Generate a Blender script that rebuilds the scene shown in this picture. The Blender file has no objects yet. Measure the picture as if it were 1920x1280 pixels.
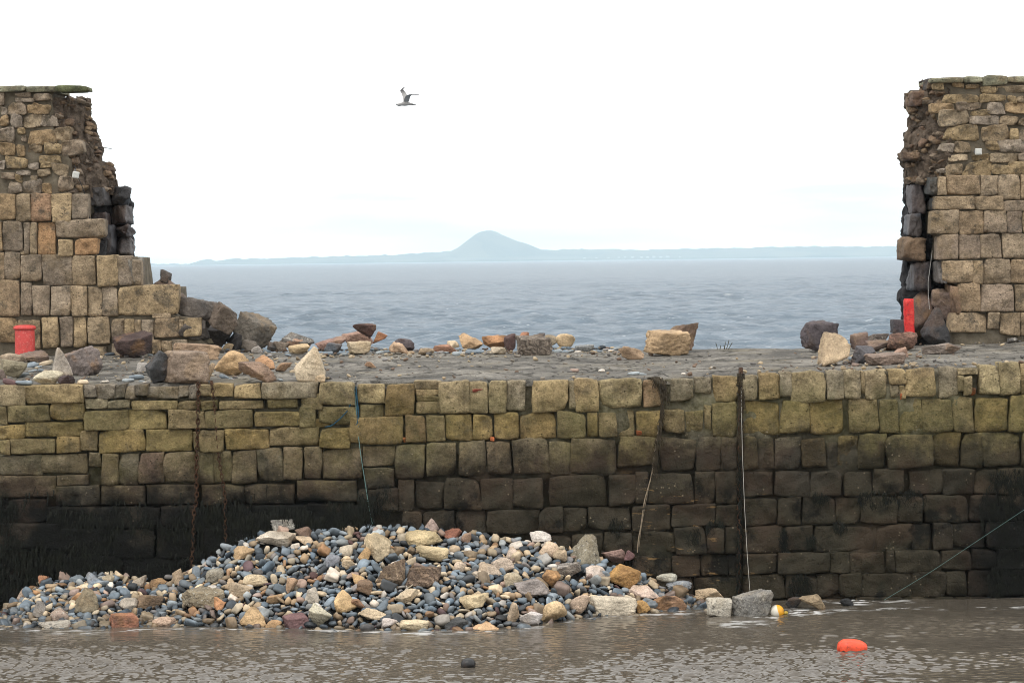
import bpy, bmesh, math, random
import numpy as np
from mathutils import Vector, Matrix, Euler

# ------------------------------------------------------------------ camera, sky, sun, exposure
sc = bpy.context.scene
FPX = 5000.0                       # focal length in pixels of the 1920-wide photograph
CAM = np.array([0.0, -43.5, 5.62])
PITCH = math.atan(152.3 / FPX)
ROLL = math.radians(0.68)
_f = np.array([0, math.cos(PITCH), -math.sin(PITCH)])
_r0 = np.array([1.0, 0, 0]); _u0 = np.array([0, math.sin(PITCH), math.cos(PITCH)])
_r = math.cos(ROLL) * _r0 - math.sin(ROLL) * _u0
_u = math.sin(ROLL) * _r0 + math.cos(ROLL) * _u0
cd = bpy.data.cameras.new('camera'); cam = bpy.data.objects.new('camera', cd)
sc.collection.objects.link(cam); sc.camera = cam
cd.sensor_width = 36.0; cd.lens = FPX / 1920 * 36.0
cd.clip_start = 0.5; cd.clip_end = 60000
cam.matrix_world = Matrix(((_r[0], _u[0], -_f[0], CAM[0]), (_r[1], _u[1], -_f[1], CAM[1]), (_r[2], _u[2], -_f[2], CAM[2]), (0, 0, 0, 1)))

SUN_EL, SUN_AZ = math.radians(60), math.radians(212)   # azimuth clockwise from +Y (view direction); light from behind-left
w = bpy.data.worlds.new('World'); sc.world = w; w.use_nodes = True
nt = w.node_tree; nt.nodes.clear()
out = nt.nodes.new('ShaderNodeOutputWorld')
sky = nt.nodes.new('ShaderNodeTexSky'); sky.sky_type = 'NISHITA'; sky.sun_disc = False
sky.sun_elevation = SUN_EL; sky.sun_rotation = SUN_AZ; sky.dust_density = 2.0; sky.air_density = 1.0
b1 = nt.nodes.new('ShaderNodeBackground'); b1.inputs[1].default_value = 0.12
nt.links.new(sky.outputs[0], b1.inputs[0])
b2 = nt.nodes.new('ShaderNodeBackground'); b2.inputs[0].default_value = (1.0, 0.995, 0.985, 1); b2.inputs[1].default_value = 2.05
tc = nt.nodes.new('ShaderNodeTexCoord'); mp = nt.nodes.new('ShaderNodeMapping'); mp.inputs['Scale'].default_value = (1.6, 1.6, 11)
nz = nt.nodes.new('ShaderNodeTexNoise'); nz.inputs['Scale'].default_value = 2.1; nz.inputs['Detail'].default_value = 5; nz.inputs['Roughness'].default_value = 0.5
nt.links.new(tc.outputs['Generated'], mp.inputs[0]); nt.links.new(mp.outputs[0], nz.inputs['Vector'])
rp = nt.nodes.new('ShaderNodeMapRange'); rp.inputs['From Min'].default_value = 0.385; rp.inputs['From Max'].default_value = 0.565
rp.inputs['To Min'].default_value = 0.44; rp.inputs['To Max'].default_value = 0.99
nt.links.new(nz.outputs['Fac'], rp.inputs['Value'])
mx = nt.nodes.new('ShaderNodeMixShader')
nt.links.new(rp.outputs[0], mx.inputs[0]); nt.links.new(b1.outputs[0], mx.inputs[1]); nt.links.new(b2.outputs[0], mx.inputs[2])
nt.links.new(mx.outputs[0], out.inputs['Surface'])

sd = bpy.data.lights.new('sun', 'SUN'); sd.energy = 1.25; sd.angle = math.radians(16); sd.color = (1.0, 0.965, 0.91)
so = bpy.data.objects.new('sun', sd); sc.collection.objects.link(so)
_sd = Vector((math.sin(SUN_AZ) * math.cos(SUN_EL), math.cos(SUN_AZ) * math.cos(SUN_EL), math.sin(SUN_EL)))
so.rotation_euler = _sd.to_track_quat('Z', 'Y').to_euler(); so.location = (0, 0, 60)

vs = sc.view_settings; vs.view_transform = 'Standard'; vs.look = 'None'; vs.exposure = 0.0; vs.gamma = 1.0; vs.use_curve_mapping = False
sc.render.engine = 'CYCLES'
cy = sc.cycles
cy.max_bounces = 6; cy.diffuse_bounces = 3; cy.glossy_bounces = 3; cy.transmission_bounces = 2; cy.volume_bounces = 4
cy.use_denoising = True; cy.denoiser = 'OPENIMAGEDENOISE'; cy.caustics_reflective = False; cy.caustics_refractive = False
cy.sample_clamp_indirect = 4.0; cy.pixel_filter_type = 'BLACKMAN_HARRIS'; cy.filter_width = 1.0
sc.render.use_persistent_data = False

# ------------------------------------------------------------------ helpers
def P(px, py, Y):
    d = _f * FPX + (px - 960) * _r - (py - 640) * _u
    t = (Y - CAM[1]) / d[1]
    return CAM + d * t
def Pz(px, py, z):
    d = _f * FPX + (px - 960) * _r - (py - 640) * _u
    return CAM + d * ((z - CAM[2]) / d[2])
def to_px(p):
    q = np.asarray(p) - CAM
    k = FPX / (q @ _f)
    return 960 + (q @ _r) * k, 640 - (q @ _u) * k
def hit(px, py, zf, Y0, Y1, n=60):
    prev = None
    for i in range(n + 1):
        Y = Y0 + (Y1 - Y0) * i / n
        p = P(px, py, Y); g = p[2] - zf(p[0], Y)
        if g <= 0:
            if prev is None: return p
            a, b = prev, Y
            for _ in range(18):
                m = (a + b) / 2; q = P(px, py, m)
                if q[2] - zf(q[0], m) > 0: a = m
                else: b = m
            return P(px, py, b)
        prev = Y
    return P(px, py, Y1)

def lin(c): 
    c = c / 255.0
    return c / 12.92 if c <= 0.04045 else ((c + 0.055) / 1.055) ** 2.4
def col(r, g, b, k=1.15):
    return tuple(min(0.85, max(0.0, lin(v) * k)) for v in (r, g, b)) + (1.0,)

def _hash(ix, iy, iz, s):
    h = (ix * 374761393 + iy * 668265263 + iz * 2147483647 + s * 1274126177) & 0xFFFFFFFF
    h = ((h ^ (h >> 13)) * 1274126177) & 0xFFFFFFFF
    h = ((h ^ (h >> 16)) * 2246822519) & 0xFFFFFFFF
    return ((h ^ (h >> 15)) & 0xFFFFFF) / float(0xFFFFFF) * 2 - 1
def vn(p, s=0):
    p = np.asarray(p, float); i = np.floor(p).astype(np.int64); f = p - i; f = f * f * f * (f * (f * 6 - 15) + 10)
    x, y, z = i[..., 0], i[..., 1], i[..., 2]; u, v, q = f[..., 0], f[..., 1], f[..., 2]
    r = 0
    for a in (0, 1):
        for b in (0, 1):
            for c in (0, 1):
                r = r + _hash(x + a, y + b, z + c, s) * (u if a else 1 - u) * (v if b else 1 - v) * (q if c else 1 - q)
    return r
def fbm(p, s=0, o=4, g=0.5):
    p = np.asarray(p, float); r = 0; a = 1.0; t = 0
    for k in range(o):
        r = r + a * vn(p * 2 ** k + 17.3 * k, s + k * 7); t += a; a *= g
    return r / t
def N1(x, y=0.0, z=0.0, s=0, o=3): return float(fbm(np.array([[x, y, z]]), s, o)[0])

COLL = sc.collection
def mesh_obj(name, verts, faces, mat=None, parent=None, smooth=True, loc=None):
    me = bpy.data.meshes.new(name)
    me.from_pydata([tuple(v) for v in verts] if not isinstance(verts, np.ndarray) else verts.tolist(), [], faces if isinstance(faces, list) else faces.tolist())
    if smooth: me.shade_smooth()
    if mat: me.materials.append(mat)
    o = bpy.data.objects.new(name, me); COLL.objects.link(o)
    if parent is not None: o.parent = parent
    if loc is not None: o.location = loc
    return o
def fast_mesh(name, verts, faces, mat=None, smooth=True, parent=None):
    """verts (N,3) array, faces (M,k) array with constant k."""
    verts = np.asarray(verts, np.float32); faces = np.asarray(faces, np.int32)
    me = bpy.data.meshes.new(name); n, k = faces.shape
    me.vertices.add(len(verts)); me.vertices.foreach_set('co', verts.ravel())
    me.loops.add(n * k); me.loops.foreach_set('vertex_index', faces.ravel())
    me.polygons.add(n); me.polygons.foreach_set('loop_start', np.arange(0, n * k, k, dtype=np.int32))
    me.update(calc_edges=True)
    if smooth: me.shade_smooth()
    if mat: me.materials.append(mat)
    o = bpy.data.objects.new(name, me); COLL.objects.link(o)
    if parent is not None: o.parent = parent
    return o
def grid_faces(nx, ny):
    i = np.arange(nx - 1)[None, :] + nx * np.arange(ny - 1)[:, None]
    i = i.ravel(); return np.stack([i, i + 1, i + 1 + nx, i + nx], 1)
def empty(name, loc=(0, 0, 0)):
    o = bpy.data.objects.new(name, None); COLL.objects.link(o); o.location = loc; o.empty_display_size = 0.2; return o
def tag(o, label=None, cat=None, group=None, kind=None):
    if label: o['label'] = label
    if cat: o['category'] = cat
    if group: o['group'] = group
    if kind: o['kind'] = kind
    return o

# ------------------------------------------------------------------ materials
class NT:
    def __init__(s, name):
        s.m = bpy.data.materials.new(name); s.m.use_nodes = True; s.t = s.m.node_tree; s.t.nodes.clear()
        s.o = s.t.nodes.new('ShaderNodeOutputMaterial'); s.b = s.t.nodes.new('ShaderNodeBsdfPrincipled')
        s.t.links.new(s.b.outputs[0], s.o.inputs[0])
    def n(s, typ, **k):
        a = s.t.nodes.new(typ)
        for q, v in k.items(): setattr(a, q, v)
        return a
    def l(s, a, b): s.t.links.new(a, b)
    def set(s, inp, v):
        if hasattr(v, 'is_output') or isinstance(v, bpy.types.NodeSocket): s.l(v, inp)
        else: inp.default_value = v
    def noise(s, vec, scale, detail=4, rough=0.55, dist=0.0):
        a = s.n('ShaderNodeTexNoise'); s.l(vec, a.inputs['Vector']); a.inputs['Scale'].default_value = scale
        a.inputs['Detail'].default_value = detail; a.inputs['Roughness'].default_value = rough; a.inputs['Distortion'].default_value = dist
        return a.outputs['Fac']
    def voro(s, vec, scale, feat='F1'):
        a = s.n('ShaderNodeTexVoronoi', feature=feat); s.l(vec, a.inputs['Vector']); a.inputs['Scale'].default_value = scale
        return a.outputs['Distance']
    def rng(s, v, a, b, c=0.0, d=1.0, smooth=False):
        m = s.n('ShaderNodeMapRange'); m.clamp = True
        if smooth: m.interpolation_type = 'SMOOTHSTEP'
        s.set(m.inputs['Value'], v); s.set(m.inputs['From Min'], a); s.set(m.inputs['From Max'], b); s.set(m.inputs['To Min'], c); s.set(m.inputs['To Max'], d)
        return m.outputs['Result']
    def math(s, op, a, b=0.0):
        m = s.n('ShaderNodeMath', operation=op); s.set(m.inputs[0], a); s.set(m.inputs[1], b); return m.outputs[0]
    def mix(s, f, a, b, mode='MIX'):
        m = s.n('ShaderNodeMix', data_type='RGBA', blend_type=mode); m.clamp_factor = True
        s.set(m.inputs[0], f); s.set(m.inputs[6], a); s.set(m.inputs[7], b); return m.outputs[2]
    def scale(s, c, f):
        m = s.n('ShaderNodeVectorMath', operation='SCALE'); s.set(m.inputs[0], c); s.set(m.inputs['Scale'], f); return m.outputs[0]
    def vadd(s, a, b):
        m = s.n('ShaderNodeVectorMath', operation='ADD'); s.set(m.inputs[0], a); s.set(m.inputs[1], b); return m.outputs[0]
    def objvec(s, k=37.0):
        t = s.n('ShaderNodeTexCoord'); oi = s.n('ShaderNodeObjectInfo')
        return s.vadd(t.outputs['Object'], s.math('MULTIPLY', oi.outputs['Random'], k)), oi
    def pos(s):
        g = s.n('ShaderNodeNewGeometry'); x = s.n('ShaderNodeSeparateXYZ'); s.l(g.outputs['Position'], x.inputs[0])
        return g.outputs['Position'], x.outputs[0], x.outputs[1], x.outputs[2]
    def bump(s, h, strength=0.5, dist=0.02, prev=None):
        b = s.n('ShaderNodeBump'); b.inputs['Strength'].default_value = strength; b.inputs['Distance'].default_value = dist
        s.l(h, b.inputs['Height'])
        if prev is not None: s.l(prev, b.inputs['Normal'])
        return b.outputs['Normal']
    def fin(s, c, rough=0.85, normal=None, spec=0.3):
        s.set(s.b.inputs['Base Color'], c); s.set(s.b.inputs['Roughness'], rough); s.b.inputs['Specular IOR Level'].default_value = spec
        if normal is not None: s.l(normal, s.b.inputs['Normal'])
        return s.m
V4 = lambda *c: tuple(c) + (1.0,)

def quay_stain(n, c, amount=1.0):
    """tidal staining of the quay face: green film below the coping, brown-black wet band, black weed film."""
    pv, X, Y, Z = n.pos()
    big = n.noise(pv, 0.55, 3); mid = n.noise(pv, 2.6, 6, 0.65); fine = n.noise(pv, 14, 5, 0.65)
    mp = n.n('ShaderNodeMapping'); mp.inputs['Scale'].default_value = (7.0, 1.0, 0.55); n.l(pv, mp.inputs[0])
    run = n.noise(mp.outputs[0], 1.0, 4, 0.6)                              # vertical run-off streaks
    zz = n.math('ADD', Z, n.math('MULTIPLY', n.math('SUBTRACT', mid, 0.5), 1.1))
    zz = n.math('ADD', zz, n.math('MULTIPLY', n.math('SUBTRACT', big, 0.5), 0.7))
    zz = n.math('ADD', zz, n.math('MULTIPLY', n.math('SUBTRACT', fine, 0.5), 0.25))
    zz = n.math('ADD', zz, n.math('MULTIPLY', n.math('SUBTRACT', run, 0.5), 0.35))
    zd = n.rng(X, -4.2, 3.2, 2.22, 2.74)                                  # height of the wet line, rising to the right
    gup = n.rng(zz, 3.78, 3.1, 0.0, 1.0, True)
    green = n.math('MULTIPLY', gup, n.rng(n.math('ADD', big, n.rng(X, -1, 3, -0.05, 0.06)), 0.34, 0.58, 0.3, 1.0))
    alg = n.mix(n.rng(mid, 0.35, 0.65), V4(0.055, 0.06, 0.016), V4(0.135, 0.126, 0.042))
    c = n.mix(n.math('MULTIPLY', green, 0.74), c, n.mix(0.3, alg, c))
    c = n.mix(n.rng(run, 0.54, 0.7, 0, 0.4), c, n.scale(c, 0.45))
    dk = n.rng(n.math('SUBTRACT', zz, zd), 0.26, -0.42, 0.0, 1.0, True)
    wet = n.mix(n.rng(mid, 0.36, 0.64), V4(0.011, 0.0095, 0.0085), V4(0.05, 0.042, 0.035))
    red = n.rng(n.noise(pv, 1.1, 3), 0.48, 0.6)
    wet = n.mix(n.math('MULTIPLY', red, 0.75), wet, V4(0.06, 0.034, 0.028))
    wet = n.mix(0.5, wet, n.scale(c, 0.36))
    c = n.mix(dk, c, wet)
    # black weed film: left stretch below 1.75 m, and ragged patches elsewhere
    zb = n.math('ADD', Z, n.math('MULTIPLY', n.math('SUBTRACT', mid, 0.5), 1.2))
    left = n.math('MULTIPLY', n.rng(zb, 1.95, 1.6, 0, 1, True), n.rng(n.math('ADD', X, n.math('MULTIPLY', mid, 0.8)), -1.95, -2.35, 0, 1, True))
    bare = n.rng(n.noise(pv, 0.9, 4, 0.6), 0.56, 0.64)
    left = n.math('MULTIPLY', left, n.math('SUBTRACT', 1.0, n.math('MULTIPLY', bare, 0.6)))
    pt = n.math('MULTIPLY', n.rng(n.noise(pv, 0.95, 6, 0.7), 0.54, 0.6), n.rng(zb, 2.2, 1.7, 0, 1))
    rt = n.math('MULTIPLY', n.rng(zb, 1.95, 1.5, 0, 1, True), n.rng(n.math('ADD', X, n.math('MULTIPLY', mid, 1.4)), 7.6, 8.6, 0, 1, True))
    blk = n.math('MAXIMUM', n.math('MAXIMUM', left, rt), n.math('MULTIPLY', pt, 0.85))
    c = n.mix(n.math('MULTIPLY', blk, 0.96), c, V4(0.0045, 0.005, 0.0045))
    # rope and boat scars rubbed through to ochre stone, mid wall
    ms = n.n('ShaderNodeMapping'); ms.inputs['Scale'].default_value = (1.5, 1.0, 7.0); n.l(pv, ms.inputs[0])
    scar = n.math('MULTIPLY', n.rng(n.noise(ms.outputs[0], 1.7, 5, 0.65), 0.62, 0.66), n.math('MULTIPLY', n.rng(X, 1.6, 2.2), n.rng(X, 4.4, 3.6)))
    scar = n.math('MULTIPLY', scar, n.rng(Z, 2.3, 2.0)); c = n.mix(n.math('MULTIPLY', scar, 0.8), c, V4(0.24, 0.15, 0.065))
    # barnacles and shell specks in clusters
    sp = n.math('MULTIPLY', n.rng(n.voro(pv, 11), 0.2, 0.13), n.rng(n.noise(pv, 2.0, 4), 0.52, 0.62))
    sp = n.math('MULTIPLY', sp, n.math('MULTIPLY', n.rng(zz, 3.2, 2.9, 0.0, 1), n.math('SUBTRACT', 1.0, n.math('MULTIPLY', blk, 0.8))))
    c = n.mix(n.math('MULTIPLY', sp, 0.6), c, V4(0.26, 0.21, 0.14))
    return c, dk, fine, mid

def stone_tex(n, v, oi, ochre, lich, pale):
    """weathered sandstone: blotches, ochre staining, dark lichen, pale grain, pits; returns colour and normal."""
    a = n.noise(v, 2.7, 7, 0.66); b = n.noise(v, 11, 6, 0.7); f = n.noise(v, 42, 4, 0.65)
    c = n.scale(oi.outputs['Color'], n.rng(a, 0.34, 0.66, 0.5, 1.4))
    c = n.mix(n.rng(n.noise(v, 1.7, 4, 0.6), 0.5, 0.64, 0, ochre), c, V4(0.23, 0.165, 0.09))
    c = n.mix(n.rng(n.noise(v, 3.4, 6, 0.72), 0.54, 0.63, 0, lich), c, V4(0.062, 0.058, 0.05))
    c = n.mix(n.rng(b, 0.52, 0.64, 0, 0.6), c, n.scale(c, 0.4))
    c = n.mix(n.rng(b, 0.43, 0.33, 0, pale * 0.7), c, n.scale(c, 1.7))
    c = n.scale(c, n.rng(f, 0.34, 0.66, 0.74, 1.26))
    pit = n.math('MULTIPLY', n.rng(n.voro(v, 12), 0.2, 0.07), n.rng(a, 0.46, 0.58))
    c = n.mix(n.math('MULTIPLY', pit, 0.8), c, V4(0.025, 0.02, 0.015))
    h = n.math('SUBTRACT', a, n.math('MULTIPLY', pit, 0.25))
    nb = n.bump(h, 0.9, 0.10); nb = n.bump(b, 1.0, 0.04, nb); nb = n.bump(f, 0.7, 0.012, nb)
    return c, nb
def m_quay_stone():
    n = NT('quay_sandstone'); v, oi = n.objvec()
    c, nb = stone_tex(n, v, oi, 0.55, 0.4, 0.5)
    c, dk, fine, mid = quay_stain(n, c)
    return n.fin(c, n.rng(dk, 0, 1, 0.9, 0.7), nb, 0.12)
def m_quay_mortar():
    n = NT('quay_mortar'); pv, X, Y, Z = n.pos()
    a = n.noise(pv, 4, 6, 0.65); b = n.noise(pv, 25, 5, 0.65)
    c = n.mix(n.rng(a, 0.36, 0.64), V4(0.05, 0.041, 0.028), V4(0.25, 0.225, 0.165))
    c = n.mix(n.rng(b, 0.55, 0.7, 0, 0.6), c, V4(0.07, 0.06, 0.04))
    c, dk, fine, mid = quay_stain(n, c)
    nb = n.bump(a, 0.7, 0.06); nb = n.bump(b, 0.7, 0.02, nb)
    return n.fin(c, 0.9, nb, 0.1)
def m_parapet_stone(name='parapet_sandstone'):
    n = NT(name); v, oi = n.objvec()
    c, nb = stone_tex(n, v, oi, 0.6, 0.6, 0.55)
    return n.fin(c, 0.9, nb, 0.22)
def m_plain(name, c0, c1, s1=4, s2=25, bump=0.6, rough=0.9, spot=None, dist=0.04):
    n = NT(name); pv, X, Y, Z = n.pos()
    a = n.noise(pv, s1, 6, 0.65); b = n.noise(pv, s2, 5, 0.65)
    c = n.mix(n.rng(a, 0.3, 0.7), V4(*c0), V4(*c1))
    c = n.mix(n.rng(b, 0.55, 0.72, 0, 0.55), c, n.scale(c, 0.4))
    if spot: c = n.mix(n.rng(n.noise(pv, s1 * 0.4, 4), 0.52, 0.62), c, V4(*spot))
    nb = n.bump(a, bump, dist); nb = n.bump(b, bump, dist * 0.4, nb)
    return n.fin(c, rough, nb, 0.12)
def m_rock(name, stain=(0.3, 0.16, 0.05), stain_amt=0.45, dark=(0.05, 0.045, 0.04), dark_amt=0.35, rough=0.82, bands=0.0, speck=0.0, grain=1.0):
    n = NT(name); v, oi = n.objvec()
    a = n.noise(v, 2.6, 6, 0.6); b = n.noise(v, 13, 5, 0.65); f = n.noise(v, 55, 3, 0.6)
    c = n.scale(oi.outputs['Color'], n.rng(a, 0.34, 0.66, 0.6, 1.3))
    c = n.mix(n.rng(n.noise(v, 1.9, 4, 0.55, 0.3), 0.52, 0.62, 0, stain_amt), c, V4(*stain))
    c = n.mix(n.rng(n.noise(v, 1.5, 5, 0.6), 0.55, 0.67, 0, dark_amt), c, V4(*dark))
    h = a
    if bands:
        wv = n.n('ShaderNodeTexWave', wave_type='BANDS', bands_direction='DIAGONAL'); n.l(v, wv.inputs['Vector'])
        wv.inputs['Scale'].default_value = 3.2; wv.inputs['Distortion'].default_value = 16; wv.inputs['Detail'].default_value = 6; wv.inputs['Detail Roughness'].default_value = 0.7
        c = n.mix(n.math('MULTIPLY', n.rng(wv.outputs['Fac'], 0.35, 0.9), bands), c, V4(*dark)); h = n.math('SUBTRACT', a, n.math('MULTIPLY', wv.outputs['Fac'], 0.7))
    if speck:
        c = n.mix(n.math('MULTIPLY', n.rng(n.noise(v, 24, 3, 0.7), 0.56, 0.66), speck), c, V4(0.5, 0.47, 0.4))
        c = n.mix(n.math('MULTIPLY', n.rng(n.noise(v, 19, 3, 0.7), 0.57, 0.66), speck), c, V4(0.05, 0.045, 0.04))
    c = n.mix(n.rng(b, 0.53, 0.66, 0, 0.5 * grain), c, n.scale(c, 0.45))
    c = n.scale(c, n.rng(f, 0.33, 0.67, 0.75, 1.25))
    nb = n.bump(h, 0.9 * grain, 0.09); nb = n.bump(b, 0.9 * grain, 0.035, nb); nb = n.bump(f, 0.6 * grain, 0.01, nb)
    return n.fin(c, rough, nb, 0.3)
def m_cobble(name, attr=False):
    n = NT(name); v, oi = n.objvec()
    if attr:
        at = n.n('ShaderNodeAttribute'); at.attribute_name = 'col'; base = at.outputs['Color']
        v = n.n('ShaderNodeTexCoord').outputs['Object']
    else: base = oi.outputs['Color']
    a = n.noise(v, 6 if attr else 1.2, 5, 0.6); b = n.noise(v, 40 if attr else 7, 4, 0.6)
    c = n.scale(base, n.rng(a, 0.33, 0.67, 0.7, 1.25))
    c = n.mix(n.rng(b, 0.58, 0.7, 0, 0.3), c, n.scale(c, 0.55))
    pv, X, Y, Z = n.pos()
    wet = n.rng(n.math('ADD', Z, n.math('MULTIPLY', n.math('SUBTRACT', a, 0.5), 0.2)), 0.3, 0.05)   # stones at the water's edge stay wet
    c = n.mix(wet, c, n.scale(c, 0.5))
    nb = n.bump(a, 0.3, 0.02); nb = n.bump(b, 0.35, 0.004, nb)
    return n.fin(c, n.rng(wet, 0, 1, 0.72, 0.35), nb, 0.35)
def m_paint(name, c, rough=0.5, chip=(0.2, 0.05, 0.03), amt=0.5, dirt=(0.12, 0.08, 0.06)):
    n = NT(name); v, oi = n.objvec()
    a = n.noise(v, 7, 6, 0.65); b = n.noise(v, 30, 4, 0.6)
    k = n.mix(n.rng(a, 0.3, 0.7), V4(*[x * 0.8 for x in c]), V4(*[min(1, x * 1.12) for x in c]))
    k = n.mix(n.rng(b, 0.56, 0.62, 0, amt), k, V4(*chip))
    k = n.mix(n.rng(n.noise(v, 9, 6, 0.7), 0.5, 0.64, 0, amt), k, V4(*dirt))
    nb = n.bump(b, 0.35, 0.006)
    return n.fin(k, rough, nb, 0.4)

M_QS = m_quay_stone(); M_QM = m_quay_mortar()
M_PS = m_parapet_stone()
M_PM = m_plain('parapet_mortar', (0.07, 0.056, 0.038), (0.19, 0.162, 0.118), 3.5, 22, 0.7)
M_CORE = m_plain('rubble_core', (0.05, 0.037, 0.027), (0.22, 0.168, 0.125), 7, 30, 1.0, 0.92, None, 0.09)
M_DECK_R = None
M_SAND = m_rock('sandstone', (0.34, 0.23, 0.12), 0.3, (0.07, 0.06, 0.05), 0.25)
M_RUST = m_rock('iron_stained_stone', (0.27, 0.15, 0.065), 0.6, (0.035, 0.03, 0.028), 0.75)
M_DARK = m_rock('dark_whinstone', (0.13, 0.08, 0.05), 0.45, (0.02, 0.02, 0.02), 0.55, 0.7)
M_BAND = m_rock('banded_stone', (0.32, 0.2, 0.1), 0.3, (0.07, 0.05, 0.04), 0.3, 0.85, 0.5)
M_GRAN = m_rock('granite', (0.3, 0.22, 0.12), 0.25, (0.07, 0.065, 0.06), 0.3, 0.85, 0, 0.75)
M_COB = m_cobble('cobble_stone'); M_COBS = m_cobble('cobble_mass', True)
ROCKM = {'s': M_SAND, 'r': M_RUST, 'd': M_DARK, 'b': M_BAND, 'g': M_GRAN}

# ------------------------------------------------------------------ rock shapes
def _ico(level):
    bm = bmesh.new(); bmesh.ops.create_icosphere(bm, subdivisions=level, radius=1.0)
    v = np.array([q.co[:] for q in bm.verts]); v /= np.linalg.norm(v, axis=1)[:, None]
    f = np.array([[q.index for q in p.verts] for p in bm.faces]); bm.free(); return v, f
ICO = {k: _ico(k) for k in (2, 3, 4, 5)}
def _planes(kind, rs):
    ax = np.array([[1, 0, 0], [-1, 0, 0], [0, 1, 0], [0, -1, 0], [0, 0, 1], [0, 0, -1]], float)
    def rn(k):
        v = rs.normal(size=(k, 3)); return v / np.linalg.norm(v, axis=1)[:, None]
    if kind == 'block':
        nrm = ax + rs.normal(scale=0.09, size=(6, 3)); d = rs.uniform(0.9, 1.05, 6)
        e = rn(6); nrm = np.vstack([nrm, e]); d = np.concatenate([d, rs.uniform(1.08, 1.36, 6)]); p = 60
    elif kind == 'ang':
        nrm = np.vstack([ax + rs.normal(scale=0.35, size=(6, 3)), rn(6)]); d = rs.uniform(0.78, 1.08, 12); p = 60
    elif kind == 'spire':  # tapering upward, with chipped flanks
        nrm = np.array([[0.94, 0, 0.36], [-0.86, 0, 0.5], [0, 1, 0.35], [0, -1, 0.25], [0, 0, -1], [0.5, -0.8, 0.3]]); nrm += rs.normal(scale=0.05, size=nrm.shape)
        d = np.array([0.55, 0.55, 0.6, 0.6, 0.85, 0.7]); nrm = np.vstack([nrm, rn(5), [[0.25, 0.1, 1]]]); d = np.concatenate([d, rs.uniform(0.62, 0.95, 5), [1.05]]); p = 30
    elif kind == 'round':
        nrm = np.vstack([ax + rs.normal(scale=0.3, size=(6, 3)), rn(7)]); d = rs.uniform(0.82, 1.05, 13); p = 7
    else:
        nrm = np.vstack([ax, rn(3)]); d = np.concatenate([rs.uniform(0.95, 1.05, 6), rs.uniform(0.95, 1.2, 3)]); p = 3.2
    nrm /= np.linalg.norm(nrm, axis=1)[:, None]
    return nrm, d, p
def rock_verts(kind, dims, rot, seed, level=4, rough=0.05):
    rs = np.random.RandomState(seed); u, f = ICO[level]
    nrm, d, p = _planes(kind, rs)
    q = np.clip(u @ nrm.T, 1e-6, None) / d
    r = (q ** p).sum(1) ** (-1.0 / p)
    v = u * r[:, None]
    if rough:
        k = fbm(v * 1.7 + seed * 3.1, seed, 4, 0.55); k2 = fbm(v * 5.5 + seed, seed + 5, 3, 0.6)
        k3 = 1 - np.abs(fbm(v * 2.6 + 50 + seed, seed + 9, 3, 0.6)) * 2
        v = v * (1 + rough * 1.9 * k + rough * 1.2 * k2 - rough * 0.9 * np.clip(k3, 0, 1) ** 4)[:, None]
    v = v * np.array(dims)
    R = np.array(Euler(rot).to_matrix()); return v @ R.T, f
def fit(v, wx, hz, dy):
    lo, hi = v.min(0), v.max(0); v = v - (lo + hi) / 2
    return v * (np.array([wx, dy, hz]) / (hi - lo))

def add_rock(name, kind, mat, color, box, zf, Yr, label=None, cat='boulder', group=None, rot=(0, 0, 0), seed=1, level=5, depth=0.85, sink=0.42, rough=0.05, Y=None):
    x0, y0, x1, y1 = box
    yb = hit((x0 + x1) / 2, y1, zf, *Yr)[1] if Y is None else Y
    s = (yb - CAM[1]) / FPX
    wx, hz = (x1 - x0) * s, (y1 - y0) * s
    dy = max(0.12, depth * (wx + min(hz, wx)) / 2)
    v, f = rock_verts(kind, (1, 1, 1), rot, seed, level, rough)
    v = fit(v, wx, hz, dy)
    c = P((x0 + x1) / 2, (y0 + y1) / 2, yb + dy * sink)
    k = (c[1] - CAM[1]) / (yb - CAM[1]); v = v * np.array([k, 1, k])
    o = fast_mesh(name, v, f, mat); o.location = c; lum = sum(color[:3]) / 3; o.color = tuple(q + (lum - q) * 0.22 for q in color[:3]) + (1.0,)
    tag(o, label, cat, group)
    return o
# ------------------------------------------------------------------ measured profiles (photograph pixels -> metres)
def interp(pts):
    xs = np.array([p[0] for p in pts]); ys = np.array([p[1] for p in pts])
    return lambda x: np.interp(x, xs, ys)
_edge = [(-300, 725), (0, 722), (160, 721), (600, 716), (960, 712), (1200, 708), (1300, 704), (1400, 699), (1600, 693), (1760, 686), (1920, 682), (2200, 676)]
_e = [P(x, y, 0.0) for x, y in _edge]; ZF = interp([(p[0], p[2]) for p in _e])
_back = [(-300, 672), (0, 668), (400, 665), (700, 661), (1000, 660), (1400, 655), (1700, 649), (1920, 641), (2200, 637)]
_b = [P(x, y, 7.0) for x, y in _back]; ZB = interp([(p[0], p[2]) for p in _b])
def deck_z(x, Y):
    t = np.clip(Y / 7.0, 0, 1.1); return ZF(x) * (1 - t) + ZB(x) * t
_top = [(-200, 1165), (0, 1142), (30, 1118), (60, 1096), (110, 1080), (200, 1068), (290, 1088), (330, 1075), (380, 1048), (420, 1022), (480, 1003), (540, 994), (620, 990), (700, 984), (800, 988), (900, 1000), (1000, 1012), (1060, 1026), (1130, 1048), (1190, 1072), (1250, 1096), (1300, 1112), (1400, 1132), (1460, 1150), (1500, 1170)]
_t = [P(x, y + 8, -0.15) for x, y in _top]; MT = interp([(p[0], p[2]) for p in _t] + [(9.0, -0.7)])
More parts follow.
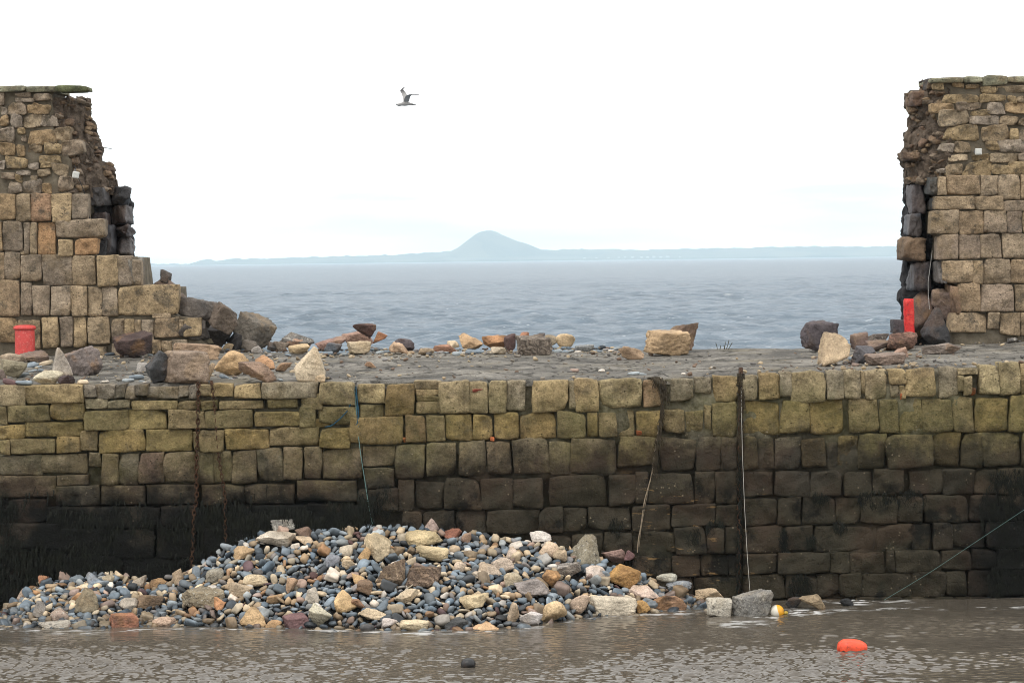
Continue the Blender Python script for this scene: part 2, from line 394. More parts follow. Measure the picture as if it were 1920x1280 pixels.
_wl = [(-200, 1182), (0, 1178), (130, 1181), (300, 1177), (540, 1179), (780, 1184), (900, 1183), (1000, 1176), (1100, 1160), (1200, 1152), (1300, 1146), (1380, 1155), (1450, 1156), (1520, 1146), (1600, 1140)]
_w = [Pz(x, y, 0.0) for x, y in _wl]; MF = interp([(p[0], p[1]) for p in _w])
def mound_z(x, Y):
    zt = MT(x); yf = MF(x); t = (Y + 0.15) / np.minimum(yf + 0.15, -0.3)
    return np.maximum(zt, 0) * (1 - t) + np.minimum(zt, 0) - 0.06 * t - 0.03

# ------------------------------------------------------------------ sea, harbour water, far shore
def m_water(name, base, rough, bscale, bstr, foam_attr=True, far=False, spec=0.5):
    n = NT(name); pv, X, Y, Z = n.pos()
    mm = n.n('ShaderNodeMapping'); mm.inputs['Scale'].default_value = (0.75, 1.5, 1.0) if far else (1, 1, 1); n.l(pv, mm.inputs[0])
    a = n.noise(mm.outputs[0], bscale, 4, 0.6); b = n.noise(pv, bscale * 0.13, 3, 0.5)
    c = n.mix(n.rng(b, 0.35, 0.65), V4(*[x * 0.86 for x in base]), V4(*[x * 1.15 for x in base]))
    r = rough
    at = n.n('ShaderNodeAttribute'); at.attribute_name = 'foam'
    n.b.inputs['Specular Tint'].default_value = (1, 1, 1, 1)
    c = n.mix(at.outputs['Fac'], c, V4(0.72, 0.72, 0.70)); r = n.rng(at.outputs['Fac'], 0, 1, rough, 0.8)
    if far:                                              # small breaking crests
        fl = n.noise(mm.outputs[0], bscale * 0.8, 5, 0.62); c = n.mix(n.math('MULTIPLY', n.rng(fl, 0.64, 0.7), 0.5), c, V4(0.6, 0.62, 0.63))
    nb = n.bump(a, bstr, (0.34 if far else 0.5) / bscale)
    n.b.inputs['IOR'].default_value = 1.333
    return n.fin(c, r, nb, spec)
M_SEA = m_water('sea_water', (0.12, 0.154, 0.184), 0.36, 1.5, 1.0, far=True, spec=0.10)
M_HARB = m_water('harbour_water', (0.094, 0.080, 0.062), 0.03, 26.0, 0.12, spec=1.0)

def waves(X, Y, comps):
    z = np.zeros_like(X)
    for (lam, amp, th, ph) in comps:
        k = 2 * math.pi / lam; s = np.sin(k * (X * math.cos(th) + Y * math.sin(th)) + ph)
        z += amp * (s + 0.25 * np.cos(2 * np.arcsin(np.clip(s, -1, 1))))
    return z
def set_foam(o, f):
    a = o.data.attributes.new('foam', 'FLOAT', 'POINT'); a.data.foreach_set('value', np.asarray(f, np.float32).ravel())

def build_sea():
    rs = np.random.RandomState(5)
    radii = [130.0]
    while radii[-1] < 15200:
        r = radii[-1]; radii.append(r * (1.0028 if r < 800 else 1.012 if r < 3000 else 1.05))
    radii = np.array(radii); th = np.linspace(-0.27, 0.27, 470)
    R, T = np.meshgrid(radii, th, indexing='ij')
    X = R * np.sin(T); Y = R * np.cos(T) + CAM[1]
    z = np.zeros_like(X)
    for i in range(34):
        lam = math.exp(rs.uniform(math.log(1.2), math.log(6))); a = 0.017 * lam ** 0.75
        t = rs.normal(-1.4, 0.6); kf = np.clip(1.25 - R * 0.0032 * 1.7 / lam, 0, 1)
        k = 2 * math.pi / lam
        s = np.sin(k * (X * math.cos(t) + Y * math.sin(t)) + rs.uniform(0, 6.28) + 1.2 * fbm(np.stack([X / 60, Y / 60, 0 * X + i], -1), 3, 2))
        z += a * kf * (s + 0.3 * (1 - 2 * s * s) * -1)
    grp = 0.9 + 0.5 * fbm(np.stack([X / 35, Y / 70, 0 * X], -1), 9, 3); z *= np.clip(grp, 0.2, 2) 
    f = np.clip((z - 0.5) / 0.15, 0, 1) * np.clip(fbm(np.stack([X / 2.5, Y / 2.5, 0 * X + 4], -1), 21, 3) * 3 + 0.3, 0, 1) * 0.7
    o = fast_mesh('sea', np.stack([X, Y, z], -1).reshape(-1, 3), grid_faces(X.shape[1], X.shape[0])[:, ::-1], M_SEA)
    set_foam(o, f); tag(o, kind='structure')
    # the rest of the sea sheet, wide and flat, slightly below the modelled waves
    q = fast_mesh('sea_surface', np.array([[-8800, 8.2, -0.62], [8800, 8.2, -0.62], [8800, 15000, -0.62], [-8800, 15000, -0.62]]), np.array([[0, 1, 2, 3]]), M_SEA, False)
    tag(q, kind='structure')
build_sea()

def build_harbour():
    rs = np.random.RandomState(11)
    xs = np.linspace(-9.6, 9.6, 700); ys = np.linspace(-10.2, 0.3, 560)
    X, Y = np.meshgrid(xs, ys); z = np.zeros_like(X)
    for i in range(56):
        lam = math.exp(rs.uniform(math.log(0.09), math.log(0.26))); a = 0.0052 * lam
        t = rs.normal(-1.52, 0.6); k = 2 * math.pi / lam
        s = np.sin(k * (X * math.cos(t) + Y * math.sin(t)) + rs.uniform(0, 6.28) + 1.0 * fbm(np.stack([X / 1.5, Y / 1.5, 0 * X + i], -1), 3, 2))
        z += a * (s + 0.5 * s * s)
    gust = np.clip(0.95 + 1.2 * fbm(np.stack([X / 3.5, Y / 1.6, 0 * X], -1), 31, 3), 0.25, 2.0)
    calm = np.interp(Y, [-12, -6.0, -3.0, -1.0, 0.3], [2.0, 1.6, 0.75, 0.42, 0.42])
    z *= gust * calm
    lowx = 0.05 * np.sin(X * 0.4)
    f = np.zeros_like(X)
    edge = Y - MF(X)                                    # a thin broken line of foam where water laps the stones
    nn = fbm(np.stack([X * 5, Y * 9, 0 * X], -1), 77, 4, 0.6)
    f = np.maximum(f, np.clip(1 - np.abs(edge + 0.14) / 0.28, 0, 1) * np.clip(nn * 5 - 0.7, 0, 1) * 0.6)
    for px, py, rx, ry, am in ((1565, 1122, 34, 10, 1.0), (1600, 1127, 45, 9, 0.9), (1500, 1148, 60, 9, 0.8), (1680, 1128, 40, 7, 0.5), (1390, 1170, 60, 8, 0.5), (1260, 1150, 60, 9, 0.5), (150, 1185, 60, 6, 0.45), (790, 1187, 60, 6, 0.6)):
        c = Pz(px, py, 0); s = 41 / FPX; syy = ry * 41 * 41 / (FPX * 5.62)
        d = ((X - c[0]) / (rx * s)) ** 2 + ((Y - c[1]) / syy) ** 2
        f = np.maximum(f, np.clip(1.25 - d, 0, 1) * np.clip(nn * 4 + 0.1, 0, 1) * am)
    o = fast_mesh('harbour_water', np.stack([X, Y, z], -1).reshape(-1, 3), grid_faces(len(xs), len(ys)), M_HARB)
    set_foam(o, f); tag(o, kind='structure')
    q = fast_mesh('harbour_basin_water', np.array([[-150, -150, -0.14], [150, -150, -0.14], [150, 0.6, -0.14], [-150, 0.6, -0.14]]), np.array([[0, 1, 2, 3]]), M_HARB, False)
    tag(q, kind='structure')
build_harbour()

def build_far():
    D = 14000.0
    n = NT('far_land'); pv, X, Y, Z = n.pos()
    a = n.noise(pv, 0.004, 5, 0.6); vo = n.n('ShaderNodeTexVoronoi'); n.l(pv, vo.inputs['Vector']); vo.inputs['Scale'].default_value = 0.0045
    c = n.mix(n.rng(a, 0.42, 0.58), V4(0.02, 0.035, 0.02), V4(0.075, 0.08, 0.05)); c = n.mix(n.rng(vo.outputs['Color'], 0.5, 0.6, 0, 0.5), c, V4(0.13, 0.12, 0.075)); ml = n.fin(c, 0.95)
    prof = interp([(-300, 486), (320, 496), (345, 495.5), (352, 488), (362, 485), (372, 487), (380, 490), (411, 485), (480, 484), (566, 482), (680, 479), (752, 476), (815, 473), (850, 471), (900, 471), (1010, 469), (1048, 468.7), (1092, 467), (1200, 468), (1392, 465), (1501, 462), (1681, 462), (1800, 460), (2300, 458)])
    px = np.linspace(-300, 2300, 420); Xw = np.array([P(x, 480, D + CAM[1])[0] for x in px])
    top = np.array([P(x, prof(x), D + CAM[1] + 900)[2] for x in px]) + 6 * fbm(np.stack([px / 9, 0 * px, 0 * px], -1), 3, 4)
    ts = np.array([0, 0.02, 0.06, 0.15, 0.35, 0.6, 0.85, 1.0, 1.2, 1.5])
    hs = np.array([-1, 0.10, 0.16, 0.2, 0.45, 0.7, 0.93, 1.0, 0.8, -0.3])
    V = []
    for t, h in zip(ts, hs):
        y = D + CAM[1] + 900 * t
        V.append(np.stack([Xw * (1 + 0.02 * t), np.full_like(Xw, y), top * h + 3 * fbm(np.stack([Xw / 90, np.full_like(Xw, y) / 90, 0 * Xw], -1), 6, 3) * (0 < t < 1.1)], -1))
    o = fast_mesh('far_shore', np.array(V).reshape(-1, 3), grid_faces(len(px), len(ts)), ml); tag(o, kind='structure')
    hp = interp([(800, 489), (838, 474), (850, 470), (862, 463), (870, 457), (880, 449), (886, 444.5), (894, 438.5), (902, 434.6), (914, 432), (924, 432.8), (934, 436), (950, 444.5), (962, 450), (973, 453), (985, 456), (995, 460), (1005, 464.5), (1015, 469), (1060, 478), (1090, 489)])
    hx = np.linspace(800, 1090, 90); Yh = D + CAM[1] + 620
    base = P(914, 489, Yh)[2]
    Xh = np.array([P(x, 480, Yh)[0] for x in hx]); Zh = np.array([P(x, hp(x), Yh)[2] for x in hx])
    V = []
    for t in np.linspace(-1, 1, 31):
        k = math.cos(t * math.pi / 2) ** 1.3
        V.append(np.stack([Xh + 60 * t, np.full_like(Xh, Yh + 420 * t), -4 + (Zh + 4) * k + 5 * k * fbm(np.stack([Xh / 50, np.full_like(Xh, t * 5), 0 * Xh], -1), 8, 4)], -1))
    o = fast_mesh('hill', np.array(V).reshape(-1, 3), grid_faces(len(hx), 31), ml); tag(o, kind='structure')
build_far()
def far_houses():
    rs = np.random.RandomState(9); m = m_plain('far_whitewash', (0.34, 0.34, 0.33), (0.42, 0.42, 0.4), 0.05, 0.4, 0.1)
    for px in (1096, 1118, 1141, 1160, 1172, 1186, 1203, 1214, 1226, 1239, 1252, 1275):
        Y = 14000 + CAM[1] + rs.uniform(40, 110); x = P(px, 480, Y)[0]; w_, d_, h_ = rs.uniform(5, 9), 6, rs.uniform(4, 6); z = 5 + 0.05 * (Y - 14000)
        v = [(-w_, -d_, -6), (w_, -d_, -6), (w_, d_, -6), (-w_, d_, -6), (-w_, -d_, h_), (w_, -d_, h_), (w_, d_, h_), (-w_, d_, h_), (-w_, 0, h_ + 5), (w_, 0, h_ + 5)]
        o = mesh_obj('house', v, [(0, 1, 5, 4), (1, 2, 6, 9, 5), (2, 3, 7, 6), (3, 0, 4, 8, 7), (4, 5, 9, 8), (6, 7, 8, 9)], m, None, False, (x, Y, z))
        tag(o, 'tiny whitish house on the far low shore right of the hill', 'house', 'far-off houses on the shore')
far_houses()

# ------------------------------------------------------------------ quay wall
UU = np.array([-1, -.965, -.88, -.74, -.56, -.36, -.12, .12, .36, .56, .74, .88, .965, 1.0]); VV = np.array([-1, -.95, -.82, -.6, -.3, 0, .3, .6, .82, .95, 1.0])
def wall_stone(name, box, Y, parent, mat, color, seed, depth=0.3, proud=0.03, corner=0.12, irr=0.05, bulge=0.03, rnd=0.045, rough=0.02):
    """one facing stone: uneven quadrilateral outline, chipped corners, rough hewn face, sides running back into the wall."""
    rs = np.random.RandomState(seed)
    x0, y0, x1, y1 = box; s = (Y - CAM[1]) / FPX
    wx, hz = (x1 - x0) * s, (y1 - y0) * s; c = P((x0 + x1) / 2, (y0 + y1) / 2, Y)
    U, V = np.meshgrid(UU, VV); mn = min(wx, hz)
    k = 1 - corner * np.abs(U) ** 6 * np.abs(V) ** 6
    x = wx / 2 * U * k; z = hz / 2 * V * k
    J = rs.uniform(-1, 1, (2, 2, 2)) * irr * mn
    for a in (0, 1):
        for b in (0, 1):
            wgt = ((1 + U) / 2 if a else (1 - U) / 2) * ((1 + V) / 2 if b else (1 - V) / 2)
            x = x + J[a, b, 0] * wgt; z = z + J[a, b, 1] * wgt
    q = np.stack([x / 0.16 + seed * 1.7, 0 * x + seed * 0.3, z / 0.16], -1); g = rough * np.clip(mn / 0.35, 0.35, 1.3)
    x = x + fbm(q * 1.6, seed, 4, 0.7) * g * 0.55; z = z + fbm(q * 1.6 + 31, seed + 1, 4, 0.7) * g * 0.55
    ed = np.maximum(np.abs(U), np.abs(V))
    y = -proud * rs.uniform(0.2, 1.4) - bulge * (1 - U ** 4) * (1 - V ** 4) + np.where(ed > 0.99, rnd, np.where(ed > 0.94, rnd * 0.12, 0))
    y = y + fbm(q * 0.7 + 77, seed + 2, 4, 0.62) * rough * 2.4
    for _ in range(2):                                   # spalled corners and edges
        th = rs.uniform(0, 6.283); dd = U * math.cos(th) + V * math.sin(th); chip = np.clip(dd - rs.uniform(0.92, 1.25), 0, 1)
        y = y + chip * rs.uniform(0.06, 0.26); x = x - chip * math.cos(th) * 0.16 * mn; z = z - chip * math.sin(th) * 0.16 * mn
    y = y + rs.uniform(-0.025, 0.025) * U + rs.uniform(-0.03, 0.015) * V
    y = np.minimum(y, 0.11)
    nu, nv = len(UU), len(VV)
    verts = np.stack([x, y, z], -1).reshape(-1, 3); faces = grid_faces(nu, nv)
    ring = [i for i in range(nu)] + [nu * (j + 1) - 1 for j in range(1, nv)] + [nu * (nv - 1) + i for i in range(nu - 2, -1, -1)] + [nu * j for j in range(nv - 2, 0, -1)]
    fr = verts[ring].copy(); br = fr.copy(); br[:, 1] = depth; off = len(verts); m = len(ring)
    sk = np.array([[off + i, off + m + i, off + m + (i + 1) % m, off + (i + 1) % m] for i in range(m)])
    o = fast_mesh(name, np.vstack([verts, fr, br]), np.vstack([faces, sk]), mat, True, parent)
    o.location = c; o.color = color
    return o

QUAY = [  # x0, y0, x1, y1 of each facing stone
 # coping course
 (0,724,49,759),(51,722,156,756),(158,722,180,745),(181,722,215,747),(216,722,236,745),(237,722,253,746),(254,722,276,742),(277,724,336,746),(337,722,353,742),(354,722,371,747),(375,722,395,742),(396,720,438,742),(440,720,489,747),
 (490,717,595,746),(599,717,665,759),(672,721,721,755),(722,719,780,779),(777,715,828,730),(780,731,824,741),(781,742,823,752),(781,754,825,775),(825,715,879,773),(881,715,914,775),(916,715,948,773),(950,713,984,769),
 (998,712,1066,771),(1068,713,1078,765),(1079,712,1122,769),(1124,709,1203,763),(1206,711,1241,761),(1259,708,1299,751),(1302,707,1332,737),(1335,706,1383,752),(1392,703,1420,750),
 (1422,702,1462,749),(1463,699,1484,742),(1485,696,1548,752),(1549,695,1580,747),(1582,694,1612,746),(1613,696,1621,738),(1622,693,1664,747),(1667,692,1698,720),(1668,722,1684,744),(1686,722,1698,748),(1700,691,1751,745),(1760,686,1795,744),(1797,690,1832,702),(1797,704,1806,734),(1808,706,1821,740),(1833,686,1871,740),(1872,681,1911,739),(1913,682,1946,738),
 # second band (two thinner courses on the left)
 (0,762,15,795),(16,759,93,791),(95,755,157,787),(161,748,203,766),(204,750,243,765),(248,751,333,768),(336,752,376,767),(378,752,409,767),(411,751,493,766),(0,797,46,822),(47,791,155,819),(158,770,239,805),(241,770,313,804),(315,769,384,804),(386,768,473,803),
 (502,749,557,764),(566,737,604,768),(477,770,563,800),(564,762,591,800),(597,763,671,795),(592,786,618,800),(676,759,719,785),
 # third band
 (0,825,19,851),(21,823,104,850),(107,819,149,848),(151,806,183,845),(186,807,271,847),(273,806,360,844),(363,808,373,842),(374,806,421,845),(423,805,502,840),(504,801,599,836),(601,802,656,838),(658,783,755,831),(761,779,798,829),(801,778,833,828),(836,776,885,825),(887,776,923,824),(926,776,972,824),
 (976,775,1043,822),(1045,773,1100,821),(1102,772,1119,818),(1121,774,1156,820),(1158,770,1189,817),(1195,770,1239,818),(1241,769,1282,811),(1286,770,1316,811),(1320,760,1332,808),(1334,756,1381,816),(1393,753,1461,813),(1463,752,1515,810),(1517,750,1578,811),(1590,750,1645,810),(1647,750,1683,811),(1686,748,1728,810),(1729,746,1785,809),(1787,744,1824,810),(1825,744,1890,808),(1893,742,1946,808),
 # fourth band
 (0,853,78,890),(80,850,165,887),(167,848,189,876),(192,850,222,908),(224,850,260,908),(262,849,308,907),(310,848,367,905),(370,848,399,905),(401,846,434,904),(436,845,482,905),(484,841,529,900),(532,838,567,898),(570,839,604,898),(606,839,677,895),(682,836,740,874),(683,877,739,915),(742,834,797,899),(800,828,854,892),(862,827,910,892),(914,826,958,890),(961,823,1029,890),(1031,828,1069,890),(1071,824,1157,889),(1160,820,1228,873),(1238,822,1303,883),(1307,820,1350,884),(1353,820,1382,882),(1394,818,1420,880),(1422,822,1450,878),(1452,820,1501,880),(1504,822,1548,876),(1551,830,1570,876),(1571,816,1608,879),(1610,813,1660,875),(1662,812,1746,876),(1749,811,1800,874),(1802,811,1840,876),(1843,811,1912,874),(1915,811,1946,874),
 # fifth band
 (0,892,105,931),(107,890,166,909),(108,911,188,946),(190,910,274,946),(276,908,368,945),(380,906,457,944),(459,905,554,944),(556,901,668,938),(672,918,706,958),(708,916,745,957),(748,901,776,957),(778,901,831,955),(833,896,900,955),(901,896,958,955),(961,896,1017,950),(1031,890,1136,950),(1144,889,1190,946),(1192,886,1215,944),(1217,885,1300,945),(1303,885,1340,944),(1343,885,1383,944),(1394,884,1450,929),(1452,882,1519,931),(1522,882,1575,930),(1584,882,1633,929),(1636,882,1696,929),(1705,880,1765,928),(1768,880,1826,927),(1828,880,1867,926),(1869,879,1946,926),
 # lower bands
 (0,934,88,978),(90,948,190,990),(192,948,300,990),(302,947,372,990),(382,946,470,988),(472,946,575,985),(577,942,668,985),(754,958,790,1000),(792,957,853,1001),(856,956,910,1002),(913,955,1010,999),(1012,952,1054,997),(1056,952,1100,995),(1102,949,1182,994),(1185,947,1256,993),(1259,946,1340,986),(1342,946,1383,985),(1394,931,1455,984),(1457,932,1503,984),(1505,931,1564,983),(1567,931,1613,982),(1615,931,1680,981),(1682,930,1729,980),(1731,929,1815,979),(1817,928,1870,978),(1872,927,1946,977),
 (0,980,110,1030),(112,992,210,1040),(212,992,290,1045),(292,992,370,1048),(380,990,460,1040),(1000,1003,1071,1042),(1073,1000,1130,1040),(1132,997,1182,1040),(1184,995,1265,1036),(1267,988,1322,1038),(1324,988,1358,1038),(1360,987,1383,1038),(1394,986,1470,1034),(1472,985,1523,1034),(1525,985,1639,1032),(1641,984,1709,1030),(1711,981,1746,1030),(1748,981,1784,1029),(1786,980,1846,1028),(1848,980,1946,1027),
 (0,1032,120,1085),(122,1042,230,1090),(232,1047,330,1100),(332,1050,400,1090),(1185,1041,1257,1080),(1259,1040,1310,1080),(1312,1040,1365,1079),(1367,1040,1383,1079),(1394,1036,1455,1075),(1457,1036,1555,1074),(1557,1035,1591,1074),(1593,1034,1660,1073),(1662,1032,1677,1072),(1679,1032,1763,1071),(1765,1031,1820,1068),(1822,1030,1870,1068),(1872,1029,1946,1067),
 (0,1087,100,1135),(1200,1082,1300,1128),(1302,1082,1383,1127),(1394,1077,1470,1122),(1472,1077,1530,1120),(1532,1076,1573,1119),(1575,1075,1612,1118),(1614,1074,1708,1118),(1710,1073,1772,1117),(1774,1070,1811,1116),(1813,1070,1870,1116),(1872,1069,1946,1115),
 (1394,1124,1500,1160),(1502,1122,1600,1160),(1602,1120,1690,1160),(1692,1119,1790,1158),(1792,1118,1860,1156),(1862,1117,1946,1155)]
def quay():
    q = empty('quay_wall', (0, 0, 0))
    tag(q, 'stained stone quay wall of coursed sandstone blocks rising from the harbour water', 'wall')
    xs = np.linspace(-13, 13, 300); tz = np.linspace(0, 1, 64)
    X, T = np.meshgrid(xs, tz); top = ZF(X) - 0.045; Z = -0.8 + (top + 0.8) * T
    nn = fbm(np.stack([X * 1.3, 0 * X, Z * 1.3], -1), 4, 3); n2 = fbm(np.stack([X * 7, 0 * X, Z * 7], -1), 14, 4, 0.6)
    smear = np.clip(nn * 2.2, -0.2, 1) * np.interp(X, [-3, 1, 6], [0.35, 0.9, 0.9])
    Y = np.interp(X, [-3, 1.5], [0.17, 0.12]) - np.interp(X, [-3, 1.5], [0.11, 0.13]) * np.clip(smear * 1.5, 0, 1) - 0.035 * n2
    V = np.stack([X, Y, Z], -1)
    back = V[-1].copy(); back[:, 1] = 0.5
    V = np.vstack([V.reshape(-1, 3), back]); F = grid_faces(300, 65)
    fast_mesh('mortar', V, F, M_QM, True, q)
    rs = random.Random(8)
    for i, b in enumerate(QUAY):
        x0, y0, x1, y1 = b; ym = (y0 + y1) / 2
        first = y0 < 726
        tone = rs.choice([(158, 142, 106), (148, 134, 104), (132, 122, 98), (166, 144, 100), (150, 128, 84), (126, 120, 104), (142, 130, 94)])
        if 745 < ym < 850: tone = rs.choice([(136, 120, 76), (122, 110, 76), (150, 126, 76), (112, 102, 74), (128, 112, 84), (142, 116, 72)])
        if ym > 850: tone = rs.choice([(116, 105, 82), (104, 98, 82), (118, 102, 80), (94, 88, 76), (108, 92, 76), (124, 114, 86)])
        if first and (158 <= x0 < 372): tone = (98, 95, 92)
        if (x0, y0) in ((161, 748), (204, 750)): tone = (178, 172, 148)
        if (x0, y0) in ((761, 779), (1206, 711)): tone = (138, 106, 82)
        if (x0, y0) == (262, 849): tone = (98, 74, 68)
        if (x0, y0) in ((672, 721), (248, 751)): tone = (176, 158, 112)
        mean = (146, 133, 104) if ym < 745 else (128, 115, 84) if ym < 850 else (108, 98, 82)
        tone = tuple(a_ + (b_ - a_) * 0.45 for a_, b_ in zip(tone, mean))
        small = (x1 - x0) * (y1 - y0) < 700
        g = 1.0 if ym < 850 else 0.5
        wall_stone('stone_block', (x0 - 0.8, y0 - 0.7, x1 + 0.8, y1 + 0.7), rs.uniform(-0.05, 0.03), q, M_QS, col(tone[0], tone[1] * 0.99, tone[2] * 1.01, 1.16), 100 + i, 0.42 if first else 0.3,
                   (0.05 if x0 < 780 else 0.035) + (0.02 if first else 0), 0.035 if x0 > 700 else 0.02, 0.11 if small else 0.065, 0.010 if x0 > 700 else 0.006, 0.022, 0.03)
    # a thin red brick let into the coping
    wall_stone('brick', (886, 729, 906, 735), -0.055, q, m_plain('red_brick', (0.25, 0.07, 0.05), (0.33, 0.1, 0.07), 8, 40, 0.3), V4(.3, .1, .06), 7, 0.1, 0.01, 0.02, 0.02, 0.0, 0.005, 0.002)
    for bx in ((918, 819, 926, 827), (1687, 738, 1697, 750), (1820, 727, 1830, 741), (1193, 807, 1203, 817), (756, 820, 764, 829)):
        wall_stone('brick', bx, -0.01, q, M_QS, col(170, 95, 62, 1.2), int(bx[0]), 0.12, 0.01, 0.1, 0.15, 0.01, 0.01, 0.01)
quay()

# ------------------------------------------------------------------ quay deck
def m_deck():
    n = NT('quay_paving'); pv, X, Y, Z = n.pos()
    a = n.noise(pv, 1.1, 6, 0.62); b = n.noise(pv, 9, 5, 0.65); f = n.noise(pv, 40, 4, 0.6)
    mp = n.n('ShaderNodeMapping'); mp.inputs['Scale'].default_value = (1.0, 0.62, 1.0); n.l(pv, mp.inputs[0])
    dn = n.n('ShaderNodeTexNoise'); n.l(pv, dn.inputs['Vector']); dn.inputs['Scale'].default_value = 1.6; dn.inputs['Detail'].default_value = 5
    wv = n.vadd(mp.outputs[0], n.scale(dn.outputs['Color'], 0.75))
    e = n.voro(wv, 1.7, 'DISTANCE_TO_EDGE'); jt = n.math('MULTIPLY', n.rng(e, 0.045, 0.0), n.rng(n.noise(pv, 1.3, 3), 0.42, 0.58))
    mv = n.n('ShaderNodeTexVoronoi'); n.l(wv, mv.inputs['Vector']); mv.inputs['Scale'].default_value = 1.7
    tone = n.rng(mv.outputs['Color'], 0.0, 1.0, 0.86, 1.14)
    c = n.mix(n.rng(a, 0.38, 0.62), V4(0.1, 0.093, 0.081), V4(0.245, 0.225, 0.19))
    c = n.scale(c, n.rng(f, 0.33, 0.67, 0.72, 1.28))
    c = n.scale(c, tone)
    c = n.mix(n.rng(b, 0.52, 0.64, 0, 0.65), c, V4(0.075, 0.07, 0.06))
    c = n.mix(n.rng(n.noise(pv, 0.8, 4), 0.55, 0.7, 0, 0.4), c, V4(0.24, 0.2, 0.12))
    c = n.mix(n.math('MULTIPLY', jt, 0.75), c, V4(0.045, 0.042, 0.035))
    h = n.math('SUBTRACT', n.math('MULTIPLY', a, 1.0), n.math('MULTIPLY', jt, 0.5))
    nb = n.bump(h, 1.0, 0.22); nb = n.bump(b, 1.0, 0.08, nb); nb = n.bump(f, 0.6, 0.015, nb)
    return n.fin(c, 0.88, nb, 0.2)
M_DECK = m_deck()
def deck():
    xs = np.linspace(-13, 13, 330); ys = np.concatenate([np.linspace(0.1, 7.25, 120), [7.35, 7.5, 7.8, 8.3]])
    X, Y = np.meshgrid(xs, ys)
    Z = deck_z(X, np.minimum(Y, 7.2))
    cell = fbm(np.stack([np.floor(X * 1.3 + 0.3 * fbm(np.stack([X, Y * 2, 0 * X], -1), 2, 2)), np.floor(Y * 1.9 + 0.35 * fbm(np.stack([X * 1.4, Y, 0 * X + 5], -1), 4, 2)), 0 * X], -1) + 0.5, 12, 1)
    Z = Z + 0.02 * cell + 0.045 * fbm(np.stack([X * 0.9, Y * 1.6, 0 * X], -1), 5, 5, 0.6)
    fade = np.clip((Y - 0.1) / 0.6, 0, 1); Z = Z * 1 + (fade - 1) * 0.02
    Z[0] -= 0.12; Z[1] -= 0.012
    drop = np.clip((Y - 7.25) / 1.05, 0, 1); Z = Z - drop ** 0.7 * 5.2 - 0.1 * (drop > 0) * fbm(np.stack([X, Y, 0 * X], -1), 9, 3)
    o = fast_mesh('quay_pavement', np.stack([X, Y, Z], -1).reshape(-1, 3), grid_faces(330, len(ys)), M_DECK); tag(o, kind='structure')
deck()

# ------------------------------------------------------------------ breached parapet walls
def slab(name, rows, Yf, Yb, mat, parent, nx=40, amp=0.03, freq=3.0, seed=1, sub=3, topcap=True, edgeY=None, side=1, vsub=None):
    """closed wall mass: rows = (py, pxL, pxR); Yf front depth (callable of s in 0..1 or number); wraps round to Yb."""
    rr = []
    for (a, b) in zip(rows[:-1], rows[1:]):
        m = max(1, int(abs(b[0] - a[0]) / 4))
        for k in range(m): t = k / m; rr.append(tuple(a[j] + (b[j] - a[j]) * t for j in range(3)))
    rr.append(rows[-1])
    ss = np.linspace(0, 1, nx); V = []
    for (py, xl, xr) in rr:
        fr = []
        for s in ss:
            y = Yf(s) if callable(Yf) else Yf
            fr.append(P(xl + (xr - xl) * s, py, y))
        fr = np.array(fr)
        bk = fr[::-1].copy(); bk[:, 1] = Yb
        def sidep(a, b, n): return [a + (b - a) * (k + 1) / (n + 1) for k in range(n)]
        ring = np.vstack([fr, sidep(fr[-1], bk[0], 10), bk, sidep(bk[-1], fr[0], 10)])
        V.append(ring)
    V = np.array(V); m = V.shape[1]; r = V.shape[0]
    q = V * freq + seed
    d = np.stack([fbm(q, seed, 5, 0.6), fbm(q + 40, seed + 1, 5, 0.6), fbm(q + 80, seed + 2, 4, 0.6)], -1) * amp * np.array([1.0, 1.6, 0.8])
    V = V + d
    F = []
    for j in range(r - 1):
        for i in range(m):
            F.append((j * m + i, (j + 1) * m + i, (j + 1) * m + (i + 1) % m, j * m + (i + 1) % m))
    for i in range(nx - 1):
        a, b = i, i + 1; c, dd = nx + 10 + (nx - 1 - b), nx + 10 + (nx - 1 - a)
        F.append((a, b, c, dd))
    return fast_mesh(name, V.reshape(-1, 3), np.array(F), mat, True, parent)

YP = 7.0
L_ASH = [(0,364,29,412),(30,364,57,416),(58,363,97,415),(97,363,133,415),(135,364,166,411),(-2,417,4,470),(5,415,44,469),(46,418,56,476),(57,417,69,477),(70,417,105,478),(105,412,196,446),(110,448,137,480),(140,447,181,477),(39,465,51,478),
 (-2,474,8,524),(9,473,38,524),(40,478,79,526),(81,478,135,536),(137,479,178,536),(183,480,220,536),(221,480,247,535),(248,488,264,534),
 (-2,526,38,593),(40,530,59,590),(61,535,94,591),(96,537,132,592),(134,537,164,592),(166,538,191,592),(193,537,221,592),(223,536,332,591),
 (-2,596,34,640),(36,600,76,655),(79,595,110,652),(112,594,136,650),(138,594,162,650),(164,595,205,646),(210,598,232,640),(234,598,251,640),(253,600,264,640),(266,600,287,640),(290,597,335,633),(337,600,344,628),(346,596,377,630),(285,586,320,596),
 (210,645,240,672),(286,637,301,662),(303,640,322,662),(324,637,350,655),(164,650,200,672)]
